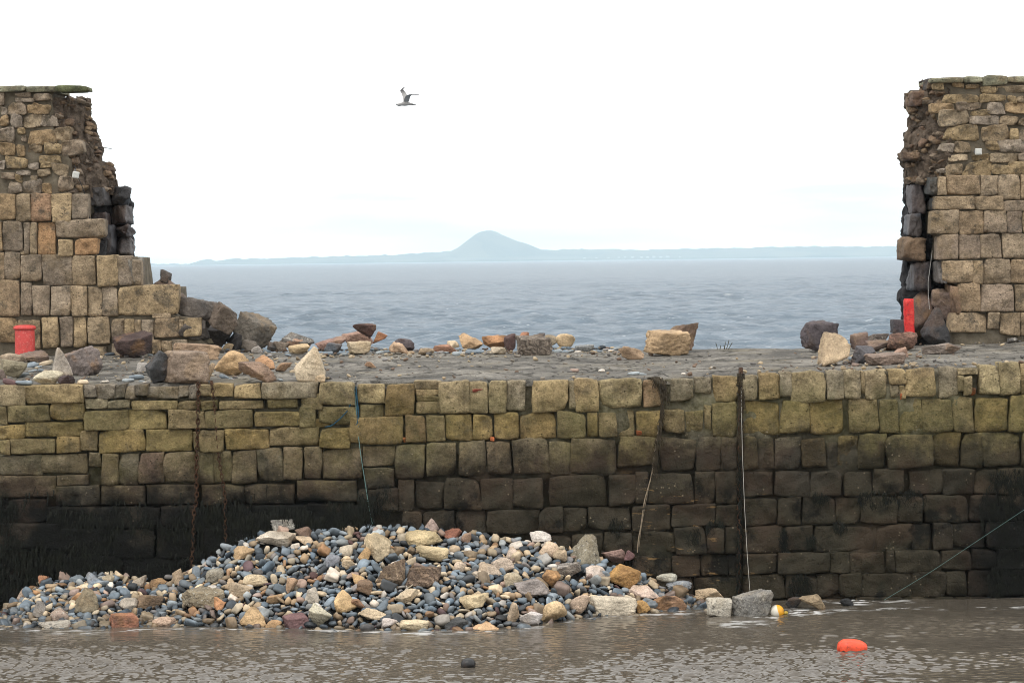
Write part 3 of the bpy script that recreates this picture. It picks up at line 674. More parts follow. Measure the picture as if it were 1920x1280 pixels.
L_RUB = [(0,174,9,198),(28,174,57,183),(64,176,96,191),(29,184,63,191),(14,192,47,215),(52,195,94,213),(0,202,12,215),(0,217,16,238),(19,217,40,240),(41,217,76,240),(78,217,109,236),(0,241,32,268),(35,241,48,250),(37,252,51,266),(55,241,102,267),(3,270,28,292),(30,270,50,291),(53,270,80,288),(83,270,115,286),(119,266,161,293),(10,294,53,314),(0,302,11,317),(74,290,113,305),(54,306,72,318),(76,306,97,316),(98,309,127,330),(0,322,27,334),(33,320,58,329),(27,329,42,340),(70,318,96,330),(110,335,137,358),(16,344,42,362),(46,340,75,361),(82,342,98,360),(104,240,132,262),(58,330,70,340),(60,193,72,200)]
L_CAP = [(-6,160,47,172),(49,161,105,173)]
R_ASH = [(1759,331,1774,366),(1776,329,1837,365),(1839,329,1870,367),(1872,327,1912,374),(1914,329,1946,373),(1754,368,1826,393),(1827,368,1879,394),(1881,376,1946,395),(1746,395,1798,438),(1799,395,1845,438),(1846,395,1886,437),(1887,396,1916,436),(1917,396,1946,436),
 (1756,440,1797,487),(1799,440,1837,486),(1838,440,1877,484),(1879,439,1946,484),(1767,488,1823,530),(1824,489,1841,532),(1842,486,1894,531),(1895,486,1946,531),(1796,532,1837,583),(1839,533,1902,583),(1904,533,1946,583),(1781,586,1850,622),(1852,586,1873,616),(1875,586,1912,628),(1914,587,1946,628)]
R_RUB = [(1752,156,1769,169),(1786,155,1806,163),(1810,158,1836,168),(1839,164,1866,173),(1868,161,1926,171),(1768,174,1834,192),(1836,178,1885,192),(1890,181,1907,194),(1910,179,1945,193),(1748,194,1788,210),(1792,194,1836,206),(1852,194,1884,212),(1886,195,1945,213),(1756,211,1818,233),(1819,207,1855,219),(1820,221,1870,234),(1877,215,1907,237),(1912,218,1945,237),(1773,236,1836,263),(1841,238,1890,262),(1891,242,1909,266),(1911,242,1945,262),(1762,266,1790,285),(1792,266,1821,284),(1848,266,1870,283),(1872,264,1945,284),(1777,290,1812,301),(1824,291,1854,301),(1857,289,1907,305),(1909,289,1945,303),(1774,308,1803,327),(1809,303,1857,328),(1859,307,1890,328),(1892,306,1945,328),(1757,316,1772,326)]
R_CAP = [(1745,146,1806,155),(1808,144,1842,157),(1844,141,1888,160),(1889,142,1946,155)]
PT = [(142, 128, 100), (150, 134, 98), (132, 120, 94), (148, 126, 88), (126, 110, 84), (138, 130, 112), (120, 112, 96), (112, 106, 94)]
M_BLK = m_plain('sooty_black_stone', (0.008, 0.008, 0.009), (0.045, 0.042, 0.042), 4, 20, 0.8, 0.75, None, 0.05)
M_WHIN = m_rock('wet_black_stone', (0.12, 0.08, 0.05), 0.3, (0.012, 0.012, 0.013), 0.8, 0.5)

def parapet(side):
    L = side == 'L'; rs = random.Random(3 if L else 4)
    x_mid = P(80 if L else 1850, 600, YP)[0]
    q = empty('parapet_wall'); tag(q, 'broken sea wall end with an overhanging cap slab, beside the red bollard' if L else 'tall broken sea wall end with blackened cavity, beside the red post', 'wall', 'two remnants of the breached sea wall')
    if L:
        up = [(163, -160, 100), (172, -160, 100), (178, -160, 98), (240, -160, 100), (262, -160, 116), (296, -160, 128), (300, -160, 134), (362, -160, 136)]
        lo = [(362, -160, 164), (412, -160, 165), (414, -160, 192), (446, -160, 192), (449, -160, 180), (480, -160, 180), (482, -160, 256), (536, -160, 262), (539, -160, 326), (592, -160, 328), (596, -160, 372), (634, -160, 374), (650, -160, 392), (710, -160, 400)]
        cores = [([(183, 96, 164), (200, 96, 166), (215, 100, 167), (245, 98, 178), (262, 110, 182), (285, 114, 184), (303, 120, 186), (306, 122, 206), (325, 126, 210), (348, 128, 214), (368, 130, 216)], lambda s: YP + 0.10 + 0.9 * s ** 1.6, 8.5, M_CORE, 0.14),
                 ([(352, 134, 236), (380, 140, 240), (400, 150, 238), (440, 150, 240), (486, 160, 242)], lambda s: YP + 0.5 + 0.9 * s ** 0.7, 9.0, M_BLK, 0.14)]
    else:
        up = [(146, 1748, 2120), (158, 1750, 2120), (170, 1754, 2120), (174, 1768, 2120), (192, 1768, 2120), (195, 1750, 2120), (211, 1752, 2120), (234, 1764, 2120), (237, 1774, 2120), (263, 1774, 2120), (266, 1764, 2120), (285, 1766, 2120), (291, 1778, 2120), (328, 1772, 2120)]
        lo = [(329, 1762, 2120), (366, 1762, 2120), (369, 1757, 2120), (394, 1757, 2120), (396, 1750, 2120), (438, 1750, 2120), (441, 1760, 2120), (487, 1760, 2120), (489, 1772, 2120), (530, 1772, 2120), (533, 1800, 2120), (584, 1800, 2120), (587, 1786, 2120), (690, 1786, 2120)]
        cores = [([(149, 1734, 1760), (168, 1734, 1772), (173, 1702, 1775), (198, 1703, 1775), (207, 1711, 1775), (244, 1710, 1780), (250, 1699, 1782), (282, 1697, 1782), (296, 1687, 1784), (303, 1699, 1784), (346, 1701, 1780)], lambda s: YP + 0.10 + 0.9 * (1 - s) ** 1.4, 8.5, M_CORE, 0.14),
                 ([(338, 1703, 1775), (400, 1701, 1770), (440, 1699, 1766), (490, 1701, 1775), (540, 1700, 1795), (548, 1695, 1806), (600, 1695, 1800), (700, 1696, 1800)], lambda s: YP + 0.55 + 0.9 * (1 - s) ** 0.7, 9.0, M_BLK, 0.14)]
    slab('upper_mortar', up, YP + 0.10, 8.5, M_PM, q, 40, 0.035, 3.2, 11)
    slab('lower_mortar', lo, YP + 0.09, 9.0, M_PM, q, 40, 0.03, 3.2, 21)
    for k, (rows, yf, yb, mt, amp) in enumerate(cores):
        slab('rubble_core', rows, yf, yb, mt, q, 40, amp, 4.6, 31 + k)
    for i, b in enumerate(L_ASH if L else R_ASH):
        t = rs.choice(PT)
        if b in ((140, 447, 181, 477), (70, 417, 105, 478)): t = (164, 124, 80)
        if b in ((58, 363, 97, 415), (1839, 329, 1870, 367)): t = (146, 114, 86)
        if not L: t = tuple(int(v * 0.97) for v in rs.choice([(140, 128, 106), (128, 118, 100), (148, 132, 104), (138, 120, 92), (122, 112, 98)]))
        t = tuple(a_ + (b_ - a_) * 0.45 for a_, b_ in zip(t, (138, 125, 100)))
        wall_stone('stone_block', (b[0] - .65, b[1] - .55, b[2] + .65, b[3] + .55), YP + rs.uniform(-0.02, 0.02), q, M_PS, col(t[0] * 1.02, t[1] * 0.99, t[2] * 1.01, 1.2), 700 + i + (0 if L else 200), 0.35, 0.035, 0.02 if not L else 0.03, 0.035 if not L else 0.05, 0.01, 0.02, 0.026)
    for i, b in enumerate(L_RUB if L else R_RUB):
        t = rs.choice([(146, 134, 108), (138, 125, 99), (146, 131, 98), (132, 121, 101), (140, 132, 115), (144, 126, 94)])
        wall_stone('rubble_stone', (b[0] - .8, b[1] - .8, b[2] + .8, b[3] + .8), YP + 0.055, q, M_PS, col(t[0] * 1.02, t[1] * 0.99, t[2] * 1.01, 1.18), 1100 + i + (0 if L else 200), 0.3, 0.03, 0.12, 0.22, 0.008, 0.02, 0.055)
    for i, b in enumerate(L_CAP if L else R_CAP):
        o = wall_stone('cap_stone', b, YP - 0.03, q, M_PS, col(136, 134, 112, 1.15), 1500 + i + (0 if L else 50), 1.5, 0.03, 0.12, 0.12, 0.02, 0.03, 0.03)
    # stones of the broken heart of the wall
    rows, yf, yb, mt, amp = cores[0]
    ys = [r[0] for r in rows]; xl = [r[1] for r in rows]; xr = [r[2] for r in rows]
    rr = np.random.RandomState(5 if L else 6)
    for k in range(78):
        py = rr.uniform(ys[0] + 4, ys[-1] - 2); a, b = np.interp(py, ys, xl), np.interp(py, ys, xr)
        s = rr.uniform(0.12, 1.0); s = s if L else 1 - s; px = a + (b - a) * s
        sz = rr.uniform(7, 18) if k < 48 else rr.uniform(16, 28); hh = sz * rr.uniform(0.4, 0.75)
        v, f = rock_verts('ang', (1, 1, 1), tuple(rr.uniform(-0.5, 0.5, 3)), 300 + k, 3, 0.07)
        m = (YP - CAM[1]) / FPX; v = fit(v, sz * m, hh * m, sz * m * 1.3)
        o = fast_mesh('core_stone', v, f, M_PS if rr.rand() < 0.8 else M_SAND, True, q); o.location = P(px, py, yf(s) + 0.05)
        t = [(122, 102, 82), (110, 91, 73), (136, 116, 92), (98, 80, 66), (126, 112, 96), (114, 94, 78)][rr.randint(6)]; o.color = col(*t, 1.05)
    def blk(box, Y, colr, mat=M_WHIN, kind='block', seed=1, rot=(0, 0, 0), dep=0.9, name='core_block'):
        m = (Y - CAM[1]) / FPX; x0, y0, x1, y1 = box
        v, f = rock_verts(kind, (1, 1, 1), rot, seed, 4, 0.05); v = fit(v, (x1 - x0) * m, (y1 - y0) * m, dep)
        o = fast_mesh(name, v, f, mat, True, q); o.location = P((x0 + x1) / 2, (y0 + y1) / 2, Y); o.color = colr; return o
    if L:
        v = wall_stone('cap_stone', (103, 160, 166, 173), YP - 0.05, q, M_PS, col(104, 108, 78, 1.1), 1555, 0.45, 0.02, 0.3, 0.12, 0.02, 0.03, 0.03)
        blk((206, 349, 251, 391), 8.3, col(52, 50, 50), seed=3, rot=(0.1, .14, .3), kind='ang'); blk((209, 384, 247, 424), 8.35, col(60, 50, 46), seed=4, rot=(0, -.14, -.3)); blk((214, 418, 251, 446), 8.3, col(58, 48, 44), seed=14, rot=(0, .2, -.3), kind='ang'); blk((211, 440, 249, 486), 8.3, col(70, 62, 58), seed=9, rot=(0, .22, .5), kind='ang')
        blk((166, 352, 206, 388), 7.75, col(66, 62, 60), seed=5); blk((170, 398, 206, 430), 7.8, col(60, 50, 46), seed=6); blk((186, 420, 216, 480), 7.9, col(58, 56, 58), seed=7); blk((178, 448, 205, 484), 7.7, col(30, 28, 28), seed=8)
        blk((246, 480, 266, 535), 7.35, col(110, 104, 94), M_SAND, seed=12)
    else:
        blk((1685, 443, 1733, 492), 8.0, col(104, 86, 68), M_SAND, seed=3, rot=(0, .1, .1)); blk((1702, 345, 1730, 405), 8.1, col(76, 68, 66), seed=4); blk((1698, 400, 1726, 446), 8.1, col(62, 62, 66), seed=5)
        blk((1702, 490, 1740, 546), 8.0, col(56, 50, 50), seed=6); blk((1735, 332, 1762, 368), 7.45, col(64, 64, 60), seed=7); blk((1742, 370, 1760, 396), 7.5, col(70, 68, 64), seed=8); blk((1752, 488, 1772, 532), 7.4, col(96, 92, 88), seed=9)
        blk((1694, 542, 1752, 640), 7.9, col(92, 76, 66), M_RUST, seed=10, kind='ang'); blk((1745, 540, 1786, 605), 7.55, col(112, 96, 86), M_SAND, seed=11, kind='ang')
        blk((1776, 530, 1800, 590), 7.3, col(128, 104, 84), M_SAND, seed=12)
        blk((1733, 148, 1754, 170), 7.6, col(60, 52, 48), M_SAND, seed=13); blk((1700, 172, 1732, 202), 7.9, col(100, 80, 66), M_SAND, seed=14); blk((1685, 286, 1720, 303), 7.9, col(104, 86, 72), M_SAND, seed=15)
parapet('L'); parapet('R')
# ------------------------------------------------------------------ boulders and slabs on the quay deck
DY = (0.02, 7.6)
DECK_ROCKS = [  # box, shape, material, colour, rotation, name, label
 ((93,625,178,664),'block','d',(104,104,92),(0.1,0.42,0.2),'stone_slab','thin dark slab leaning against the wall foot right of the red bollard'),
 ((209,620,287,672),'ang','r',(92,72,66),(0.2,0.1,0.4),'boulder','dark red-brown boulder against the foot of the left wall'),
 ((35,656,94,680),'ang','s',(126,104,88),(0,0.12,0.3),'stone_slab','flat brown slab just in front of the red bollard'),
 ((0,662,47,686),'round','s',(168,146,118),(0,0.1,0),'boulder','tan rounded boulder at the left picture edge below the bollard'),
 ((112,648,193,705),'ang','r',(126,112,104),(0.2,0.2,0.5),'boulder','grey-topped orange-footed boulder behind the pale upright stone'),
 ((-6,672,53,709),'block','s',(140,128,98),(0.2,0.4,0.3),'stone_slab','olive tan slab tilted among cobbles at the left edge of the deck'),
 ((92,651,136,718),'spire','s',(178,164,146),(0.0,-0.25,0.3),'boulder','pale upright stone leaning right at the left deck edge'),
 ((-6,692,13,713),'ang','s',(112,94,82),(0,0,0),'boulder','small brown stone at the far left deck edge'),
 ((61,694,117,724),'round','s',(198,184,150),(0,0.06,0.2),'boulder','cream boulder on the deck edge left of the pale upright stone'),
 ((108,702,140,722),'ang','d',(70,54,52),(0,0.3,0),'boulder','small dark maroon stone at the foot of the pale upright stone'),
 ((319,642,418,676),'block','s',(168,136,104),(0,0.12,0.3),'boulder','long tan-orange boulder behind the big dark-sided block'),
 ((270,656,350,722),'ang','d',(74,74,74),(0.1,-0.35,0.2),'boulder','dark grey wedge of stone forming the left side of the big edge boulder'),
 ((296,656,396,721),'block','s',(146,124,102),(0.08,0.06,0.35),'stone_block','big tan block sitting on the quay edge above the chains'),
 ((402,657,466,706),'round','s',(204,164,108),(0.1,0.1,0.3),'boulder','orange-tan rounded boulder right of the big block on the quay edge'),
 ((386,680,404,716),'ang','s',(166,138,102),(0,0.1,0),'boulder','narrow tan stone between the big block and the orange-tan boulder'),
 ((470,665,517,698),'ang','r',(190,140,90),(0.1,0.3,0.2),'boulder','orange stone propped behind the brown pyramid stone'),
 ((446,677,518,717),'ang','s',(140,112,88),(0.3,0.05,0.8),'boulder','brown pyramid-shaped stone on the quay edge'),
 ((515,679,550,697),'ang','s',(156,122,88),(0,0.1,0.4),'boulder','low brown stone between the pyramid stone and the pale pointed stone'),
 ((549,649,611,717),'spire','s',(204,182,146),(0.0,0.10,0.1),'boulder','pale pointed stone standing upright on the quay edge'),
 ((587,700,610,717),'round','s',(208,180,138),(0,0,0),'boulder','small tan stone at the foot of the pale pointed stone'),
 ((255,679,288,698),'block','s',(172,164,154),(0,0,0.3),'stone_block','small pale grey block behind the big dark-sided boulder'),
 ((275,517,341,560),'ang','d',(108,90,76),(0.2,0.35,0.4),'boulder','dark stone perched highest on the stepped end of the left wall'),
 ((330,556,412,622),'ang','d',(96,86,76),(0.2,0.3,0.3),'boulder','grey-black boulder behind the stepped wall end'),
 ((388,565,446,628),'block','d',(112,96,80),(0.3,0.55,0.4),'boulder','brown-grey boulder between the grey-black boulder and the tilted block'),
 ((437,583,520,657),'block','s',(104,96,84),(0.5,0.32,0.75),'stone_block','large tilted dark stone cube beside the left rubble'),
 ((516,622,591,652),'ang','g',(112,106,98),(0,0.1,0.2),'boulder','low grey boulder behind the pink elongated stone'),
 ((532,630,586,657),'round','s',(184,140,114),(0,0.32,0.1),'boulder','pink elongated stone lying above the tan elongated one'),
 ((540,644,582,665),'round','s',(190,160,112),(0,0.22,0),'boulder','tan elongated stone below the pink one'),
 ((511,639,542,660),'ang','s',(142,124,104),(0,0,0.2),'boulder','grey-brown angular stone right of the tilted dark cube'),
 ((471,648,493,664),'round','s',(158,156,154),(0,0,0),'boulder','light grey stone under the tilted dark cube'),
 ((417,641,440,660),'ang','s',(184,156,116),(0,0.1,0),'boulder','small tan stone left of the tilted dark cube'),
 ((360,628,412,646),'ang','s',(140,128,100),(0,0.1,0),'boulder','low olive stone at the lower end of the stepped wall'),
 ((590,630,652,660),'ang','s',(140,106,90),(0,-0.1,0.2),'boulder','red-brown slab at the left of the middle rubble heap'),
 ((607,642,642,664),'ang','d',(102,108,114),(0,0,0.2),'boulder','blue-grey angular stone left of the cream block in the middle rubble'),
 ((640,618,700,650),'block','s',(152,116,94),(0.2,-0.3,0.1),'stone_slab','long pink-brown slab lying across the middle rubble heap'),
 ((661,606,706,634),'ang','s',(98,70,60),(0,0.4,0.2),'boulder','dark brown stone crowning the middle rubble heap'),
 ((699,621,727,644),'ang','r',(176,114,70),(0,0.4,0),'boulder','orange stone right of the crowning brown stone'),
 ((650,639,697,665),'block','s',(182,160,124),(0,0.05,0.2),'stone_block','cream block at the foot of the middle rubble heap'),
 ((731,634,778,660),'ang','d',(84,72,72),(0,0.2,0.3),'boulder','dark stone right of the middle rubble heap'),
 ((728,640,765,665),'ang','r',(190,154,116),(0,0,0.2),'boulder','tan and orange block in front of the dark stone'),
 ((784,652,815,666),'round','s',(176,150,116),(0,0,0),'boulder','low tan stone between the two rubble groups'),
 ((811,645,861,662),'ang','s',(156,110,80),(0,0.1,0.2),'boulder','flat red-brown stone left of the orange boulders'),
 ((838,638,862,655),'ang','s',(200,176,138),(0,0,0),'boulder','small cream stone behind the flat red-brown one'),
 ((859,624,906,656),'ang','r',(188,150,102),(0.2,0.1,0.3),'boulder','orange-tan faceted boulder, left of the pair'),
 ((903,628,958,658),'ang','r',(190,134,80),(0.1,0.2,0.6),'boulder','orange-brown faceted boulder, right of the pair'),
 ((944,625,968,660),'ang','d',(98,72,66),(0,0,0.2),'boulder','dark purple-brown stone left of the striped block'),
 ((920,650,949,665),'round','s',(198,178,146),(0,0,0),'boulder','cream cobble below the orange boulders'),
 ((966,627,1036,668),'block','b',(168,150,130),(0.15,-0.15,0.3),'stone_block','brown and white striped block on the far deck edge'),
 ((973,622,993,640),'ang','r',(160,106,72),(0,0,0),'boulder','rusty stone peeping over the left of the striped block'),
 ((1002,624,1023,642),'ang','d',(76,68,66),(0,0,0),'boulder','dark stone peeping over the right of the striped block'),
 ((1021,627,1045,650),'round','s',(160,142,112),(0,0,0),'boulder','brown-grey stone right of the striped block'),
 ((1041,625,1079,652),'round','s',(194,164,118),(0,0.2,0),'boulder','tan boulder above the grey cobbles right of the striped block'),
 ((1078,645,1114,661),'round','g',(134,136,134),(0,0,0),'boulder','flat grey stone in the cobbles of the far edge'),
 ((1158,648,1208,676),'round','s',(196,160,122),(0,-0.08,0.2),'boulder','small rounded tan boulder in front of the pair of big ones'),
 ((1243,605,1310,662),'ang','s',(126,100,78),(0.2,0.1,0.3),'boulder','dark brown boulder behind the large tan one'),
 ((1206,618,1295,667),'block','s',(190,156,110),(0.1,0.05,0.3),'boulder','large smooth tan boulder on the open deck'),
 ((1501,600,1572,661),'block','d',(88,78,80),(0.05,0.08,0.4),'stone_block','dark purple-grey block against the sea'),
 ((1594,622,1627,658),'block','s',(122,98,86),(0,0,0.2),'stone_block','brown block right of the knobbly tan boulder'),
 ((1624,625,1666,646),'ang','g',(128,114,104),(0,0,0.3),'boulder','brown-grey stone atop the right rubble group'),
 ((1670,598,1698,630),'block','d',(78,72,74),(0,0.03,0.2),'stone_block','small dark block left of the red post'),
 ((1660,622,1720,659),'ang','b',(152,110,88),(0.1,0,0.2),'boulder','red-brown veined boulder below the red post'),
 ((1622,637,1680,660),'ang','s',(118,96,84),(0,0,0.2),'boulder','low brown stone in the middle of the right rubble group'),
 ((1592,647,1640,683),'ang','d',(92,88,90),(0,0.3,0.2),'boulder','dark grey stone beside the knobbly tan boulder'),
 ((1676,650,1705,672),'ang','s',(176,136,112),(0,0,0.3),'boulder','pinkish tan stone at the right end of the flat slab'),
 ((1621,660,1697,685),'block','s',(150,126,108),(0.15,-0.06,0.2),'stone_slab','flat brown slab at the front of the right rubble group'),
 ((1533,622,1595,687),'round','s',(192,164,124),(0.3,0.1,0.3),'boulder','knobbly tan boulder standing in front of the dark block'),
 ((1726,576,1781,650),'spire','d',(62,60,60),(0,-0.06,0.3),'boulder','black pointed slab standing in the right wall cavity'),
 ((1728,643,1803,664),'ang','r',(142,126,112),(0,0.03,0.2),'boulder','flat mottled rock lying before the black pointed slab'),
 ((1888,632,1908,643),'ang','g',(110,104,98),(0,0,0),'boulder','small grey rubble piece at the foot of the right wall'),
 ((683,678,706,691),'ang','s',(160,120,86),(0,0,0.3),'boulder','small brown stone alone on the deck'),
]
DECK_ROCKS += [  # added filler rubble; its dark pieces stand in for a shadowed hollow
 ((336,596,392,640),'ang','d',(78,70,62),(0.1,0.2,0.3),'boulder','dark filler rock for the shadow hollow under the grey-black boulder at the wall end'),
 ((378,606,440,652),'ang','d',(70,62,56),(0.2,-0.2,0.2),'boulder','dark jagged filler rock for the shadow hollow under the brown-grey boulder'),
 ((352,622,402,652),'ang','d',(90,78,66),(0.1,0.1,0.5),'boulder','low dark filler rock for the shadow hollow at the lower end of the stepped wall'),
 ((424,622,466,660),'ang','d',(66,62,60),(0.1,0.4,0.5),'boulder','black filler rock standing in for the shadow left of the tilted dark cube'),
 ((318,548,352,585),'ang','d',(104,88,72),(0.3,0.1,0.3),'boulder','brown rock filling the notch between wall end and grey-black boulder'),
 ((452,636,486,662),'ang','s',(120,108,94),(0.1,0.2,0.1),'boulder','grey-brown rubble piece in front of the tilted dark cube'),
 ((300,505,322,532),'ang','d',(82,74,66),(0.2,0.1,0.3),'boulder','small dark piece behind the stone perched on the wall end'),
 ((500,640,520,660),'ang','d',(96,90,84),(0.2,0.1,0.3),'boulder','small dark rubble piece at the right foot of the tilted cube'),
]
for i, (bx, kd, mt, cl, rot, nm, lb) in enumerate(DECK_ROCKS):
    Yo = 7.15 if bx[3] < 623 else (6.95 if bx[3] < 645 else None)
    if bx[0] in (275, 300): Yo = 7.5
    if bx[0] == 318: Yo = 7.3
    if bx[0] == 1726: Yo = 6.6
    add_rock(nm, kd, ROCKM[mt], col(*cl, 0.96), bx, deck_z, DY, lb, 'slab' if nm == 'stone_slab' else 'stone block' if nm == 'stone_block' else 'boulder',
             'rubble thrown onto the quay deck', rot, 40 + i, 5 if (bx[2] - bx[0]) > 40 else 4, 0.85, 0.42, 0.055, Yo)['kind'] = 'thing'

